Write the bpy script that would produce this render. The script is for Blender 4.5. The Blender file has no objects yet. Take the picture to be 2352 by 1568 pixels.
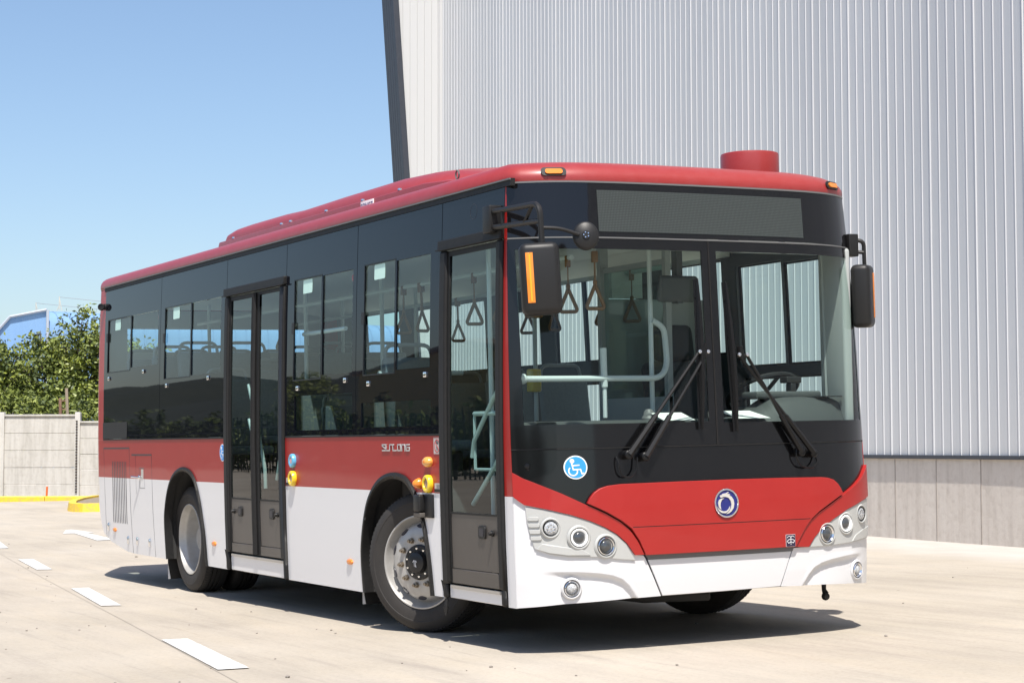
import bpy, bmesh, math, random
from mathutils import Vector, Matrix
R = math.radians
sc = bpy.context.scene
col = sc.collection
random.seed(7)

# ---------------------------------------------------------------- camera
cam_d = bpy.data.cameras.new('camera'); cam = bpy.data.objects.new('camera', cam_d); col.objects.link(cam)
CR = ((0.45850605, 0.88868965, -0.00170522), (-0.04899635, 0.02336296, -0.99852568), (-0.8873396, 0.45791361, 0.0542546))
m = Matrix.Identity(4)
for i in range(3):
    m[i][0] = CR[0][i]; m[i][1] = -CR[1][i]; m[i][2] = -CR[2][i]
m.translation = (9.25596, -6.23625, 1.21753)
cam.matrix_world = m
cam_d.sensor_width = 36; cam_d.lens = 4443.7 / 2352 * 36; cam_d.clip_start = 0.1; cam_d.clip_end = 3000
sc.camera = cam
# ---------------------------------------------------------------- sky and sun
w = bpy.data.worlds.new('World'); sc.world = w; w.use_nodes = True
nt = w.node_tree; bg = nt.nodes['Background']
sky = nt.nodes.new('ShaderNodeTexSky'); sky.sky_type = 'NISHITA'; sky.sun_disc = False
SUN = Vector((0.47, -0.21, 1)).normalized()
sky.sun_elevation = math.asin(SUN.z); sky.sun_rotation = math.atan2(SUN.x, SUN.y)
sky.air_density = 1.0; sky.dust_density = 1.7; sky.ozone_density = 2.7; sky.altitude = 500
nt.links.new(sky.outputs[0], bg.inputs[0]); bg.inputs[1].default_value = 0.115
sd = bpy.data.lights.new('sun', 'SUN'); sd.energy = 4.8; sd.angle = R(0.55); sd.color = (1, .95, .88)
so = bpy.data.objects.new('sun', sd); col.objects.link(so)
so.rotation_euler = (-SUN).to_track_quat('-Z', 'Y').to_euler(); so.location = (0, 0, 30)
sc.view_settings.view_transform = 'Standard'; sc.view_settings.look = 'None'
sc.view_settings.exposure = 0.5; sc.view_settings.gamma = 1
sc.cycles.max_bounces = 8; sc.cycles.transparent_max_bounces = 24; sc.cycles.transmission_bounces = 6
sc.cycles.glossy_bounces = 4; sc.cycles.caustics_reflective = False; sc.cycles.caustics_refractive = False

# ---------------------------------------------------------------- materials
def mat(name, color, rough=.5, metal=0, coat=0, spec=.5, noise=None, bump=None, emit=None, coat_rough=.03):
    """noise=(scale, other colour, contrast) mottles the colour; bump=(scale, strength, distance)"""
    M = bpy.data.materials.new(name); M.use_nodes = True
    t = M.node_tree; b = t.nodes['Principled BSDF']
    b.inputs['Base Color'].default_value = (*color, 1)
    b.inputs['Roughness'].default_value = rough; b.inputs['Metallic'].default_value = metal
    b.inputs['Coat Weight'].default_value = coat; b.inputs['Coat Roughness'].default_value = coat_rough
    b.inputs['Specular IOR Level'].default_value = spec
    tc = t.nodes.new('ShaderNodeTexCoord')
    if noise:
        n = t.nodes.new('ShaderNodeTexNoise'); n.inputs['Scale'].default_value = noise[0]; n.inputs['Detail'].default_value = 8
        n.inputs['Roughness'].default_value = .62
        t.links.new(tc.outputs['Object'], n.inputs['Vector'])
        r = t.nodes.new('ShaderNodeValToRGB'); c = noise[2]
        r.color_ramp.elements[0].position = .5 - c; r.color_ramp.elements[1].position = .5 + c
        r.color_ramp.elements[0].color = (*color, 1); r.color_ramp.elements[1].color = (*noise[1], 1)
        t.links.new(n.outputs['Fac'], r.inputs['Fac']); t.links.new(r.outputs[0], b.inputs['Base Color'])
    if bump:
        n2 = t.nodes.new('ShaderNodeTexNoise'); n2.inputs['Scale'].default_value = bump[0]; n2.inputs['Detail'].default_value = 4
        t.links.new(tc.outputs['Object'], n2.inputs['Vector'])
        bp = t.nodes.new('ShaderNodeBump'); bp.inputs['Strength'].default_value = bump[1]; bp.inputs['Distance'].default_value = bump[2]
        t.links.new(n2.outputs['Fac'], bp.inputs['Height']); t.links.new(bp.outputs[0], b.inputs['Normal'])
        if coat: t.links.new(bp.outputs[0], b.inputs['Coat Normal'])
    if emit:
        b.inputs['Emission Color'].default_value = (*emit[0], 1); b.inputs['Emission Strength'].default_value = emit[1]
    return M

def glass_mat(name, tint, refl=1.45, rough=0.0, wob=.0):
    M = bpy.data.materials.new(name); M.use_nodes = True
    t = M.node_tree; t.nodes.clear()
    o = t.nodes.new('ShaderNodeOutputMaterial'); mx = t.nodes.new('ShaderNodeMixShader')
    tr = t.nodes.new('ShaderNodeBsdfTransparent'); tr.inputs[0].default_value = (*tint, 1)
    gl = t.nodes.new('ShaderNodeBsdfGlossy'); gl.inputs['Roughness'].default_value = rough; gl.inputs[0].default_value = (1, 1, 1, 1)
    fr = t.nodes.new('ShaderNodeFresnel'); fr.inputs[0].default_value = refl
    gm_ = t.nodes.new('ShaderNodeNewGeometry'); ir = t.nodes.new('ShaderNodeMapRange')   # same reflectance from both sides of the thin sheet
    ir.inputs[3].default_value = refl; ir.inputs[4].default_value = 1 / refl
    t.links.new(gm_.outputs['Backfacing'], ir.inputs[0]); t.links.new(ir.outputs[0], fr.inputs[0])
    t.links.new(fr.outputs[0], mx.inputs[0]); t.links.new(tr.outputs[0], mx.inputs[1]); t.links.new(gl.outputs[0], mx.inputs[2])
    if wob:
        tc = t.nodes.new('ShaderNodeTexCoord')
        n2 = t.nodes.new('ShaderNodeTexNoise'); n2.inputs['Scale'].default_value = 1.6; n2.inputs['Detail'].default_value = 1
        t.links.new(tc.outputs['Object'], n2.inputs['Vector'])
        bp = t.nodes.new('ShaderNodeBump'); bp.inputs['Strength'].default_value = 1; bp.inputs['Distance'].default_value = wob
        t.links.new(n2.outputs['Fac'], bp.inputs['Height'])
        t.links.new(bp.outputs[0], gl.inputs['Normal']); t.links.new(bp.outputs[0], fr.inputs['Normal'])
    t.links.new(mx.outputs[0], o.inputs[0])
    return M

RED = (.345, .0105, .008)
M = dict(
    red=mat('red paint', RED, .42, coat=.3, bump=(1.3, 1, .0012), noise=(5, (.365, .013, .010), .2)),
    red_roof=mat('dusty red roof paint', (.29, .018, .015), .45, coat=.35, coat_rough=.2, noise=(14, (.31, .036, .036), .3)),
    white=mat('white paint', (.76, .76, .77), .35, coat=.6, bump=(1.1, 1, .0012)),
    bumper=mat('white bumper plastic', (.66, .66, .67), .45, coat=.3),
    gblack=mat('black glazing band', (.005, .006, .010), .018, spec=.26, bump=(1.6, 1, .00028)),
    fblack=mat('black front panel', (.006, .006, .0065), .10, spec=.5, bump=(2, 1, .0009)),
    hblack=mat('black header glass', (.006, .006, .007), .05, spec=.5, bump=(1.8, 1, .0014)),
    rubber=mat('black rubber', (.010, .010, .0105), .55, spec=.3, noise=(25, (.018, .017, .016), .3)),
    wip=mat('satin black steel', (.007, .007, .0075), .38, spec=.3),
    plastic=mat('black textured plastic', (.015, .0148, .015), .45, spec=.35, bump=(300, .3, .0008)),
    brown=mat('dark brown door paint', (.062, .053, .046), .45, coat=.2, noise=(9, (.072, .063, .055), .3)),
    silver=mat('pale grey lamp housing', (.45, .455, .44), .4, coat=.25),
    chrome=mat('chrome', (.85, .85, .86), .08, metal=1),
    rim=mat('aluminium rim', (.50, .49, .47), .42, metal=.35, noise=(18, (.40, .385, .36), .3)),
    hub=mat('black hub', (.015, .015, .016), .35),
    tyre=mat('tyre rubber', (.020, .0185, .0175), .75, noise=(6, (.038, .033, .029), .3), bump=(60, .25, .003)),
    tread=mat('tyre tread', (.022, .021, .02), .85),
    orange=mat('orange lamp lens', (.80, .24, .02), .2, coat=.6),
    amber=mat('amber lens with clear shell', (.74, .36, .07), .12, coat=1),
    lens=mat('clear lamp lens', (.62, .64, .65), .08, coat=1, noise=(160, (.25, .26, .27), .1)),
    darklens=mat('dark projector lens', (.05, .055, .06), .04, coat=1),
    yellow=mat('yellow plastic', (.86, .60, .02), .3, coat=.5),
    cyan=mat('light blue plastic', (.12, .42, .66), .3, coat=.5),
    wc=mat('blue sign film', (.035, .30, .78), .4),
    signwhite=mat('white sign film', (.85, .85, .85), .4),
    navy=mat('navy badge enamel', (.018, .024, .17), .35),
    ink=mat('sign ink', (.02, .02, .03), .4),
    signred=mat('red sign ink', (.6, .03, .03), .4),
    sash=mat('dark sash frame', (.006, .006, .007), .35, spec=.3),
    grey=mat('grey trim', (.13, .13, .13), .5),
    dgrey=mat('dark grey underbody', (.03, .03, .03), .8),
    inner=mat('grey interior lining', (.32, .34, .34), .6),
    pillarm=mat('pale pillar lining', (.40, .42, .41), .6),
    inlight=mat('pale interior lining', (.66, .68, .67), .6),
    floor=mat('bus floor', (.10, .11, .11), .7),
    dash=mat('dashboard grey', (.055, .060, .060), .6, bump=(200, .3, .001)),
    seat=mat('seat fabric', (.12, .15, .17), .8, noise=(60, (.16, .19, .21), .2)),
    seatgrey=mat('seat shell', (.22, .24, .25), .5),
    rail=mat('pale handrail', (.55, .60, .60), .3),
    strap=mat('brown strap handle', (.20, .105, .045), .5),
    paper=mat('paper', (.8, .8, .78), .6),
    led=None, ringlit=mat('lit ring lens', (.85, .85, .84), .2, emit=((1, 1, .97), .25)),
    glass_f=glass_mat('windshield glass', (.84, .93, .90), 1.36, wob=.0012),
    glass_s=glass_mat('tinted side glass', (.74, .88, .88), 1.34, wob=.0010),
    glass_d=glass_mat('door glass', (.70, .84, .83), 1.36, wob=.0010),
    glass_low=glass_mat('dark lower glass', (.30, .38, .38), 1.33, wob=.001),
    glass_l=glass_mat('far side glass', (.74, .86, .84), 1.3),
)
def led_mat():
    Mx = bpy.data.materials.new('dot matrix display'); Mx.use_nodes = True
    t = Mx.node_tree; b = t.nodes['Principled BSDF']
    tc = t.nodes.new('ShaderNodeTexCoord'); v = t.nodes.new('ShaderNodeVectorMath'); v.operation = 'SCALE'; v.inputs['Scale'].default_value = 1 / .0095
    fr = t.nodes.new('ShaderNodeVectorMath'); fr.operation = 'FRACTION'
    sb = t.nodes.new('ShaderNodeVectorMath'); sb.operation = 'SUBTRACT'; sb.inputs[1].default_value = (.5, .5, .5)
    ml = t.nodes.new('ShaderNodeVectorMath'); ml.operation = 'MULTIPLY'; ml.inputs[1].default_value = (0, 1, 1)
    ln = t.nodes.new('ShaderNodeVectorMath'); ln.operation = 'LENGTH'
    lt = t.nodes.new('ShaderNodeMath'); lt.operation = 'LESS_THAN'; lt.inputs[1].default_value = .3
    mx = t.nodes.new('ShaderNodeMix'); mx.data_type = 'RGBA'
    mx.inputs['A'].default_value = (.034, .041, .040, 1); mx.inputs['B'].default_value = (.070, .080, .078, 1)
    L = t.links
    L.new(tc.outputs['Object'], v.inputs[0]); L.new(v.outputs[0], fr.inputs[0]); L.new(fr.outputs[0], sb.inputs[0])
    L.new(sb.outputs[0], ml.inputs[0]); L.new(ml.outputs[0], ln.inputs[0]); L.new(ln.outputs['Value'], lt.inputs[0])
    L.new(lt.outputs[0], mx.inputs['Factor']); L.new(mx.outputs['Result'], b.inputs['Base Color'])
    b.inputs['Roughness'].default_value = .5; b.inputs['Specular IOR Level'].default_value = .15; b.inputs['Coat Weight'].default_value = .45; b.inputs['Coat Roughness'].default_value = .03
    return Mx
M['led'] = led_mat()

# ---------------------------------------------------------------- helpers
def props(o, label=None, cat=None, group=None, kind=None):
    if label: o['label'] = label
    if cat: o['category'] = cat
    if group: o['group'] = group
    if kind: o['kind'] = kind
    return o

def finish(bm, name, mats, parent=None, loc=(0, 0, 0), rot=None, sharp=.55, bevel=None, merge=True):
    if merge: bmesh.ops.remove_doubles(bm, verts=bm.verts, dist=1e-5)
    bmesh.ops.recalc_face_normals(bm, faces=bm.faces)
    me = bpy.data.meshes.new(name)
    for f in bm.faces: f.smooth = True
    for e in bm.edges:
        if len(e.link_faces) == 2 and e.calc_face_angle(0) > sharp: e.smooth = False
    bm.to_mesh(me); bm.free()
    if not isinstance(mats, (list, tuple)): mats = [mats]
    for mm in mats: me.materials.append(M[mm] if isinstance(mm, str) else mm)
    o = bpy.data.objects.new(name, me); col.objects.link(o)
    o.location = loc
    if rot: o.rotation_euler = rot
    if parent: o.parent = parent
    if bevel:
        b = o.modifiers.new('bevel', 'BEVEL'); b.width = bevel[0]; b.segments = bevel[1]; b.limit_method = 'ANGLE'; b.angle_limit = R(40)
        b.harden_normals = False
    return o

def empty(name, loc, rot=(0, 0, 0), parent=None):
    o = bpy.data.objects.new(name, None); col.objects.link(o); o.location = loc; o.rotation_euler = rot
    o.empty_display_size = .2
    if parent: o.parent = parent
    return o

def box(bm, x0, x1, y0, y1, z0, z1, mi=0, bev=0, mtx=None):
    g = bmesh.ops.create_cube(bm, size=1)
    vs = g['verts']
    for v in vs:
        v.co = Vector(((x0 + x1) / 2 + v.co.x * (x1 - x0), (y0 + y1) / 2 + v.co.y * (y1 - y0), (z0 + z1) / 2 + v.co.z * (z1 - z0)))
    fs = set(f for v in vs for f in v.link_faces)
    for f in fs: f.material_index = mi
    if bev:
        es = list(set(e for v in vs for e in v.link_edges))
        r = bmesh.ops.bevel(bm, geom=es, offset=bev, segments=3, affect='EDGES', profile=.5)
        vs = list(set(v for f in r['faces'] for v in f.verts) | set(v for v in vs if v.is_valid))
        for f in r['faces']: f.material_index = mi
    if mtx:
        for v in vs: v.co = mtx @ v.co
    return vs

def tube(bm, pts, r, n=8, mi=0, cap=True):
    pts = [Vector(p) for p in pts]; rings = []
    up = Vector((0, 0, 1)); prev = None
    for i, p in enumerate(pts):
        if i == 0: d = pts[1] - p
        elif i == len(pts) - 1: d = p - pts[-2]
        else: d = (pts[i + 1] - p).normalized() + (p - pts[i - 1]).normalized()
        d.normalize()
        if prev is None:
            a = d.cross(up if abs(d.z) < .9 else Vector((1, 0, 0))).normalized()
        else:
            a = (prev - d * prev.dot(d)).normalized()
        prev = a; b = d.cross(a)
        rr = r[i] if isinstance(r, (list, tuple)) else r
        rings.append([bm.verts.new(p + (a * math.cos(k / n * 2 * math.pi) + b * math.sin(k / n * 2 * math.pi)) * rr) for k in range(n)])
    for i in range(len(rings) - 1):
        for k in range(n):
            f = bm.faces.new((rings[i][k], rings[i][(k + 1) % n], rings[i + 1][(k + 1) % n], rings[i + 1][k])); f.material_index = mi
    if cap:
        for rg in (rings[0][::-1], rings[-1]):
            f = bm.faces.new(rg); f.material_index = mi

def arcpts(pts, rad, n=5):
    """round the corners of a polyline"""
    P = [Vector(p) for p in pts]; out = [P[0]]
    for i in range(1, len(P) - 1):
        a = (P[i - 1] - P[i]); b = (P[i + 1] - P[i]); k = min(rad, a.length * .49, b.length * .49)
        s = P[i] + a.normalized() * k; e = P[i] + b.normalized() * k
        for j in range(n + 1):
            t = j / n; out.append(s * (1 - t) ** 2 + P[i] * 2 * t * (1 - t) + e * t * t)
    out.append(P[-1]); return out

def lathe(bm, prof, c=(0, 0, 0), axis=(0, 0, 1), n=32, mis=None, mi=0, elong=None):
    """prof = [(r, h)], h along axis; elong=(vector, factor) stretches the rings"""
    c = Vector(c); ax = Vector(axis).normalized()
    a = ax.cross(Vector((0, 0, 1)) if abs(ax.z) < .9 else Vector((1, 0, 0))).normalized(); b = ax.cross(a)
    rings = []
    for r, h in prof:
        if r < 1e-6: rings.append([bm.verts.new(c + ax * h)]); continue
        ring = []
        for k in range(n):
            d = a * math.cos(k / n * 2 * math.pi) * r + b * math.sin(k / n * 2 * math.pi) * r
            if elong: e = Vector(elong[0]).normalized(); d += e * d.dot(e) * (elong[1] - 1)
            ring.append(bm.verts.new(c + ax * h + d))
        rings.append(ring)
    for i in range(len(rings) - 1):
        A, B = rings[i], rings[i + 1]; mm = mis[i] if mis else mi
        if len(A) == 1 and len(B) == 1: continue
        for k in range(n):
            k2 = (k + 1) % n
            if len(A) == 1: f = bm.faces.new((A[0], B[k2], B[k]))
            elif len(B) == 1: f = bm.faces.new((A[k], A[k2], B[0]))
            else: f = bm.faces.new((A[k], A[k2], B[k2], B[k]))
            f.material_index = mm

def polyprism(bm, pts, d, mi=0):
    """closed polygon pts (3D) extruded by vector d"""
    A = [bm.verts.new(Vector(p)) for p in pts]; B = [bm.verts.new(Vector(p) + Vector(d)) for p in pts]
    n = len(A)
    fs = [bm.faces.new(A[::-1]), bm.faces.new(B)]
    for i in range(n): fs.append(bm.faces.new((A[i], A[(i + 1) % n], B[(i + 1) % n], B[i])))
    for f in fs: f.material_index = mi

# ---------------------------------------------------------------- ground
def smc(x, a, b, wd=1.5):
    def sp(t): return wd * math.log1p(math.exp(-abs(t) / wd)) + max(t, 0)
    return a + sp(x - a) - sp(x - b)
def gz(X, Y):
    return .0098 * (smc(X, -9, 2) + 6.56) + .0213 * (smc(Y, -9, 9) + 1.05)

def concrete_ground():
    Mx = bpy.data.materials.new('yard concrete'); Mx.use_nodes = True
    t = Mx.node_tree; b = t.nodes['Principled BSDF']; L = t.links
    tc = t.nodes.new('ShaderNodeTexCoord')
    def noise(scale, det, vec=None, rough=.6):
        n = t.nodes.new('ShaderNodeTexNoise'); n.inputs['Scale'].default_value = scale; n.inputs['Detail'].default_value = det
        n.inputs['Roughness'].default_value = rough
        L.new(vec or tc.outputs['Object'], n.inputs['Vector']); return n
    def ramp(src, stops):
        r = t.nodes.new('ShaderNodeValToRGB'); e = r.color_ramp.elements
        while len(e) < len(stops): e.new(.5)
        for k, (p, c) in enumerate(stops): e[k].position = p; e[k].color = (*c, 1)
        L.new(src, r.inputs['Fac']); return r
    def mixc(a, bb, fac, mode='MIX'):
        mx = t.nodes.new('ShaderNodeMix'); mx.data_type = 'RGBA'; mx.blend_type = mode
        L.new(a, mx.inputs['A']); L.new(bb, mx.inputs['B'])
        if isinstance(fac, float): mx.inputs['Factor'].default_value = fac
        else: L.new(fac, mx.inputs['Factor'])
        return mx.outputs['Result']
    base = ramp(noise(.35, 6).outputs['Fac'], [(.3, (.355, .315, .260)), (.5, (.415, .369, .307)), (.7, (.465, .420, .357))])
    mp = t.nodes.new('ShaderNodeMapping'); mp.inputs['Rotation'].default_value = (0, 0, R(-60)); mp.inputs['Scale'].default_value = (.35, 2.6, 1)
    L.new(tc.outputs['Object'], mp.inputs['Vector'])
    streak = ramp(noise(1.1, 6, mp.outputs[0], .7).outputs['Fac'], [(.35, (.80, .80, .82)), (.5, (1, 1, 1)), (.68, (1.12, 1.09, 1.03))])
    c = mixc(base.outputs[0], streak.outputs[0], .5, 'MULTIPLY')
    mp2 = t.nodes.new('ShaderNodeMapping'); mp2.inputs['Rotation'].default_value = (0, 0, R(-20)); mp2.inputs['Scale'].default_value = (.5, 7, 1)
    L.new(tc.outputs['Object'], mp2.inputs['Vector'])
    st2 = ramp(noise(1.2, 5, mp2.outputs[0], .6).outputs['Fac'], [(.56, (1, 1, 1)), (.70, (.78, .78, .80))])
    c = mixc(c, st2.outputs[0], .5, 'MULTIPLY')
    fine = ramp(noise(38, 6, None, .7).outputs['Fac'], [(.32, (.86, .86, .86)), (.5, (1, 1, 1)), (.7, (1.05, 1.05, 1.05))])
    c = mixc(c, fine.outputs[0], .8, 'MULTIPLY')
    vo = t.nodes.new('ShaderNodeTexVoronoi'); vo.inputs['Scale'].default_value = 1.7; L.new(tc.outputs['Object'], vo.inputs['Vector'])
    lt = ramp(vo.outputs['Distance'], [(.018, (.35, .33, .31)), (.03, (1, 1, 1))])
    c = mixc(c, lt.outputs[0], .8, 'MULTIPLY')
    # paler band along the warehouse plinth
    sx = t.nodes.new('ShaderNodeSeparateXYZ'); L.new(tc.outputs['Object'], sx.inputs[0])
    ad = t.nodes.new('ShaderNodeMath'); ad.operation = 'MULTIPLY_ADD'; ad.inputs[1].default_value = .1328; L.new(sx.outputs[0], ad.inputs[0]); L.new(sx.outputs[1], ad.inputs[2])
    wn = t.nodes.new('ShaderNodeMath'); wn.operation = 'MULTIPLY_ADD'; wn.inputs[1].default_value = 1.2
    L.new(noise(.8, 3).outputs['Fac'], wn.inputs[0]); L.new(ad.outputs[0], wn.inputs[2])
    band = ramp(wn.outputs[0], [(0, (0, 0, 0)), (1, (1, 1, 1))])
    mr = t.nodes.new('ShaderNodeMapRange'); mr.inputs[1].default_value = 5.6; mr.inputs[2].default_value = 6.5
    L.new(wn.outputs[0], mr.inputs[0]); L.new(mr.outputs[0], band.inputs['Fac'])
    pale = ramp(noise(3, 5).outputs['Fac'], [(.3, (.43, .40, .36)), (.7, (.50, .47, .43))])
    c = mixc(c, pale.outputs[0], band.outputs[0])
    L.new(c, b.inputs['Base Color']); b.inputs['Roughness'].default_value = .85; b.inputs['Specular IOR Level'].default_value = .25
    bp = t.nodes.new('ShaderNodeBump'); bp.inputs['Strength'].default_value = .35; bp.inputs['Distance'].default_value = .01
    L.new(noise(45, 5).outputs['Fac'], bp.inputs['Height']); L.new(bp.outputs[0], b.inputs['Normal'])
    return Mx
gm = concrete_ground()
def lines(lo, hi, far):
    v = [-far, -far / 3, lo * 2.2] + [lo + (hi - lo) * k / 48 for k in range(49)] + [hi * 2.5, far / 3, far]
    return v
bm = bmesh.new(); xs = lines(-44, 16, 900); ys = lines(-22, 22, 900)
gv = [[bm.verts.new((x, y, gz(x, y))) for y in ys] for x in xs]
for i in range(len(xs) - 1):
    for j in range(len(ys) - 1): bm.faces.new((gv[i][j], gv[i + 1][j], gv[i + 1][j + 1], gv[i][j + 1]))
g = finish(bm, 'ground', gm); props(g, kind='structure')

mark_m = mat('road paint', (.50, .48, .45), .6, noise=(26, (.71, .71, .69), .10))
def marking(name, pts):
    bm = bmesh.new(); f = bm.faces.new([bm.verts.new((x, y, 0)) for x, y in pts])
    bmesh.ops.triangulate(bm, faces=[f]); bmesh.ops.subdivide_edges(bm, edges=bm.edges[:], cuts=3, use_grid_fill=True)
    for v in bm.verts: v.co.z = gz(v.co.x, v.co.y) + .006
    o = finish(bm, name, mark_m); props(o, kind='structure')
for k in range(6):
    pass
for pts in ([(-2.65, -2.58), (-2.61, -2.42), (-.78, -2.66), (-.81, -2.83)], [(-7.73, -1.84), (-7.70, -1.69), (-5.54, -2.01), (-5.62, -2.15)],
            [(-12.43, -1.22), (-12.39, -1.06), (-10.48, -1.32), (-10.56, -1.46)], [(-17.0, -.61), (-16.9, -.46), (-14.79, -.79), (-14.80, -.92)],
            [(-21.3, 0.02), (-21.3, .18), (-19.1, -.13), (-19.1, -.29)]):
    marking('lane_marking', pts)
marking('arrow_marking', [(-17.76, .63), (-18.76, .93), (-18.84, 1.03), (-17.68, 1.06), (-17.67, .95), (-15.60, .78), (-15.60, .53), (-17.68, .78)])
# thin saw joint in the slab
bm = bmesh.new(); jp = [(-30, .9), (-20, -.3), (-13.78, -1.12), (-7.82, -1.89), (-4.21, -2.37), (-.96, -2.82), (3, -3.37)]
for i in range(len(jp) - 1):
    (xa, ya), (xb, yb) = jp[i], jp[i + 1]
    for k in range(6):
        q = []
        for tt, sg in ((k / 6, -1), (k / 6, 1), ((k + 1) / 6, 1), ((k + 1) / 6, -1)):
            x = xa + (xb - xa) * tt; y = ya + (yb - ya) * tt + sg * .0022; q.append(bm.verts.new((x, y, gz(x, y) + .003)))
        bm.faces.new(q)
props(finish(bm, 'slab_joint', mat('slab joint line', (.40, .36, .305), .9)), kind='structure')

bm = bmesh.new(); rnd = random.Random(31)
for k in range(150):
    x = rnd.uniform(-16, 5); y = rnd.uniform(-4.5, 5.5) if rnd.random() < .6 else rnd.uniform(-3.8, -1.4); r = rnd.uniform(.004, .011) * (1.6 if rnd.random() < .08 else 1)
    g_ = bmesh.ops.create_icosphere(bm, subdivisions=1, radius=r)
    for v in g_['verts']: v.co = Vector((x + v.co.x * rnd.uniform(.8, 1.5), y + v.co.y * 1.1, gz(x, y) + r * .4 + v.co.z * .7))
props(finish(bm, 'pebbles', mat('grit', (.16, .14, .12), .9, noise=(9, (.34, .31, .27), .4)), merge=False), 'scattered small grit and pebbles on the yard concrete', 'pebbles', kind='stuff')

# ---------------------------------------------------------------- warehouse
WD = Vector((-.99130229, .13160458, 0)); WN = Vector((-.13160458, -.99130229, 0)); W0 = Vector((-5.99419, 7.51845, 0))
def wp(s, t, z): return W0 + WD * s + WN * t + Vector((0, 0, z))
clad_m = mat('galvanised cladding', (.600, .612, .625), .45, metal=.1, noise=(1.2, (.635, .645, .655), .4))
clad_v = [mat('galvanised cladding lot', (.585, .598, .612), .47, metal=.1, noise=(1.5, (.615, .626, .64), .4)), mat('galvanised cladding lot', (.615, .625, .637), .43, metal=.1, noise=(1.0, (.64, .65, .66), .4))]
cladw_m = mat('white cladding', (.58, .58, .575), .5)
trim_m = mat('slate trim', (.038, .043, .056), .5, noise=(7, (.048, .054, .068), .3))
def streaky(name, c1, c2, c3):
    Mx = mat(name, c1, .85)
    t = Mx.node_tree; b = t.nodes['Principled BSDF']; L = t.links
    tc = t.nodes.new('ShaderNodeTexCoord'); mp = t.nodes.new('ShaderNodeMapping'); mp.inputs['Scale'].default_value = (3, 3, .35)
    L.new(tc.outputs['Object'], mp.inputs['Vector'])
    n = t.nodes.new('ShaderNodeTexNoise'); n.inputs['Scale'].default_value = 2.2; n.inputs['Detail'].default_value = 9; n.inputs['Roughness'].default_value = .65
    L.new(mp.outputs[0], n.inputs['Vector'])
    r = t.nodes.new('ShaderNodeValToRGB'); e = r.color_ramp.elements; e.new(.5)
    for k, (p, c) in enumerate(((.34, c1), (.5, c2), (.68, c3))): e[k].position = p; e[k].color = (*c, 1)
    L.new(n.outputs['Fac'], r.inputs['Fac'])
    n2 = t.nodes.new('ShaderNodeTexNoise'); n2.inputs['Scale'].default_value = 14; n2.inputs['Detail'].default_value = 6
    L.new(tc.outputs['Object'], n2.inputs['Vector'])
    r2 = t.nodes.new('ShaderNodeValToRGB'); r2.color_ramp.elements[0].position = .3; r2.color_ramp.elements[0].color = (.90, .89, .88, 1); r2.color_ramp.elements[1].position = .5
    L.new(n2.outputs['Fac'], r2.inputs['Fac'])
    mx = t.nodes.new('ShaderNodeMix'); mx.data_type = 'RGBA'; mx.blend_type = 'MULTIPLY'; mx.inputs['Factor'].default_value = .9
    L.new(r.outputs[0], mx.inputs['A']); L.new(r2.outputs[0], mx.inputs['B']); L.new(mx.outputs['Result'], b.inputs['Base Color'])
    bp = t.nodes.new('ShaderNodeBump'); bp.inputs['Strength'].default_value = .3; bp.inputs['Distance'].default_value = .01
    L.new(n2.outputs['Fac'], bp.inputs['Height']); L.new(bp.outputs[0], b.inputs['Normal'])
    return Mx
plinth_m = streaky('cast concrete', (.57, .515, .455), (.645, .585, .52), (.69, .635, .57))
M['jointm'] = mat('dark joint', (.26, .22, .19), .9, noise=(5, (.42, .38, .34), .3))
wh = empty('warehouse', wp(0, 0, .2))
props(wh, 'tall warehouse of ribbed silver metal on a low concrete plinth, behind the bus', 'warehouse')
def whp(bm, name, mats, **k):
    o = finish(bm, name, mats, wh, loc=-wh.location, **k); return o
bm = bmesh.new(); P = .1785; ZT = 15.0
prof = []
s = -30.0; s0 = 19.505; nr = int((s0 + 30) / P)
for k in range(nr, -1, -1):
    a = s0 - k * P
    hh = .011 if k % 5 else .016
    prof += [(a - .004, 0), (a - .002, hh), (a + .003, hh), (a + .008, 0)]
    prof += [(a + .055, 0), (a + .061, .0010), (a + .067, 0), (a + .108, 0), (a + .114, .0010), (a + .120, 0)] if k else []
prof.append((19.66, 0))
A = [bm.verts.new(wp(s_, t_, 1.115)) for s_, t_ in prof]; B = [bm.verts.new(wp(s_, t_, ZT)) for s_, t_ in prof]
for i in range(len(A) - 1): bm.faces.new((A[i], A[i + 1], B[i + 1], B[i])).material_index = (0, 1, 0, 2, 1, 0, 2)[int((prof[i][0] + 31) / (P * 5)) % 7]
whp(bm, 'metal_cladding', [clad_m] + clad_v, sharp=.01, merge=False)
bm = bmesh.new()
def wbox(bm, sa, sb, ta, tb, za, zb, mi=0):
    v = [bm.verts.new(wp(s_, t_, z_)) for z_ in (za, zb) for s_, t_ in ((sa, ta), (sb, ta), (sb, tb), (sa, tb))]
    for q in ((0, 1, 2, 3), (7, 6, 5, 4), (0, 4, 5, 1), (1, 5, 6, 2), (2, 6, 7, 3), (3, 7, 4, 0)):
        f = bm.faces.new([v[k] for k in q]); f.material_index = mi
for k in range(-12, 8): wbox(bm, k * 2.5 + .001, k * 2.5 + 2.499, -.02, .040 + .001 * (k % 2), 1.075, 1.118)
whp(bm, 'base_trim', trim_m, bevel=(.004, 1))
bm = bmesh.new()
sj = [-30] + [2.497 + .868 * k for k in range(-37, 21)] + [19.6]
for k in range(len(sj) - 1): wbox(bm, sj[k] + .005, sj[k + 1] - .005, -.3, random.uniform(-.002, .002), -.6, 1.078)
wbox(bm, -30, 19.6, -.3, -.012, -.6, 1.07)
whp(bm, 'concrete_plinth', plinth_m)
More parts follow.
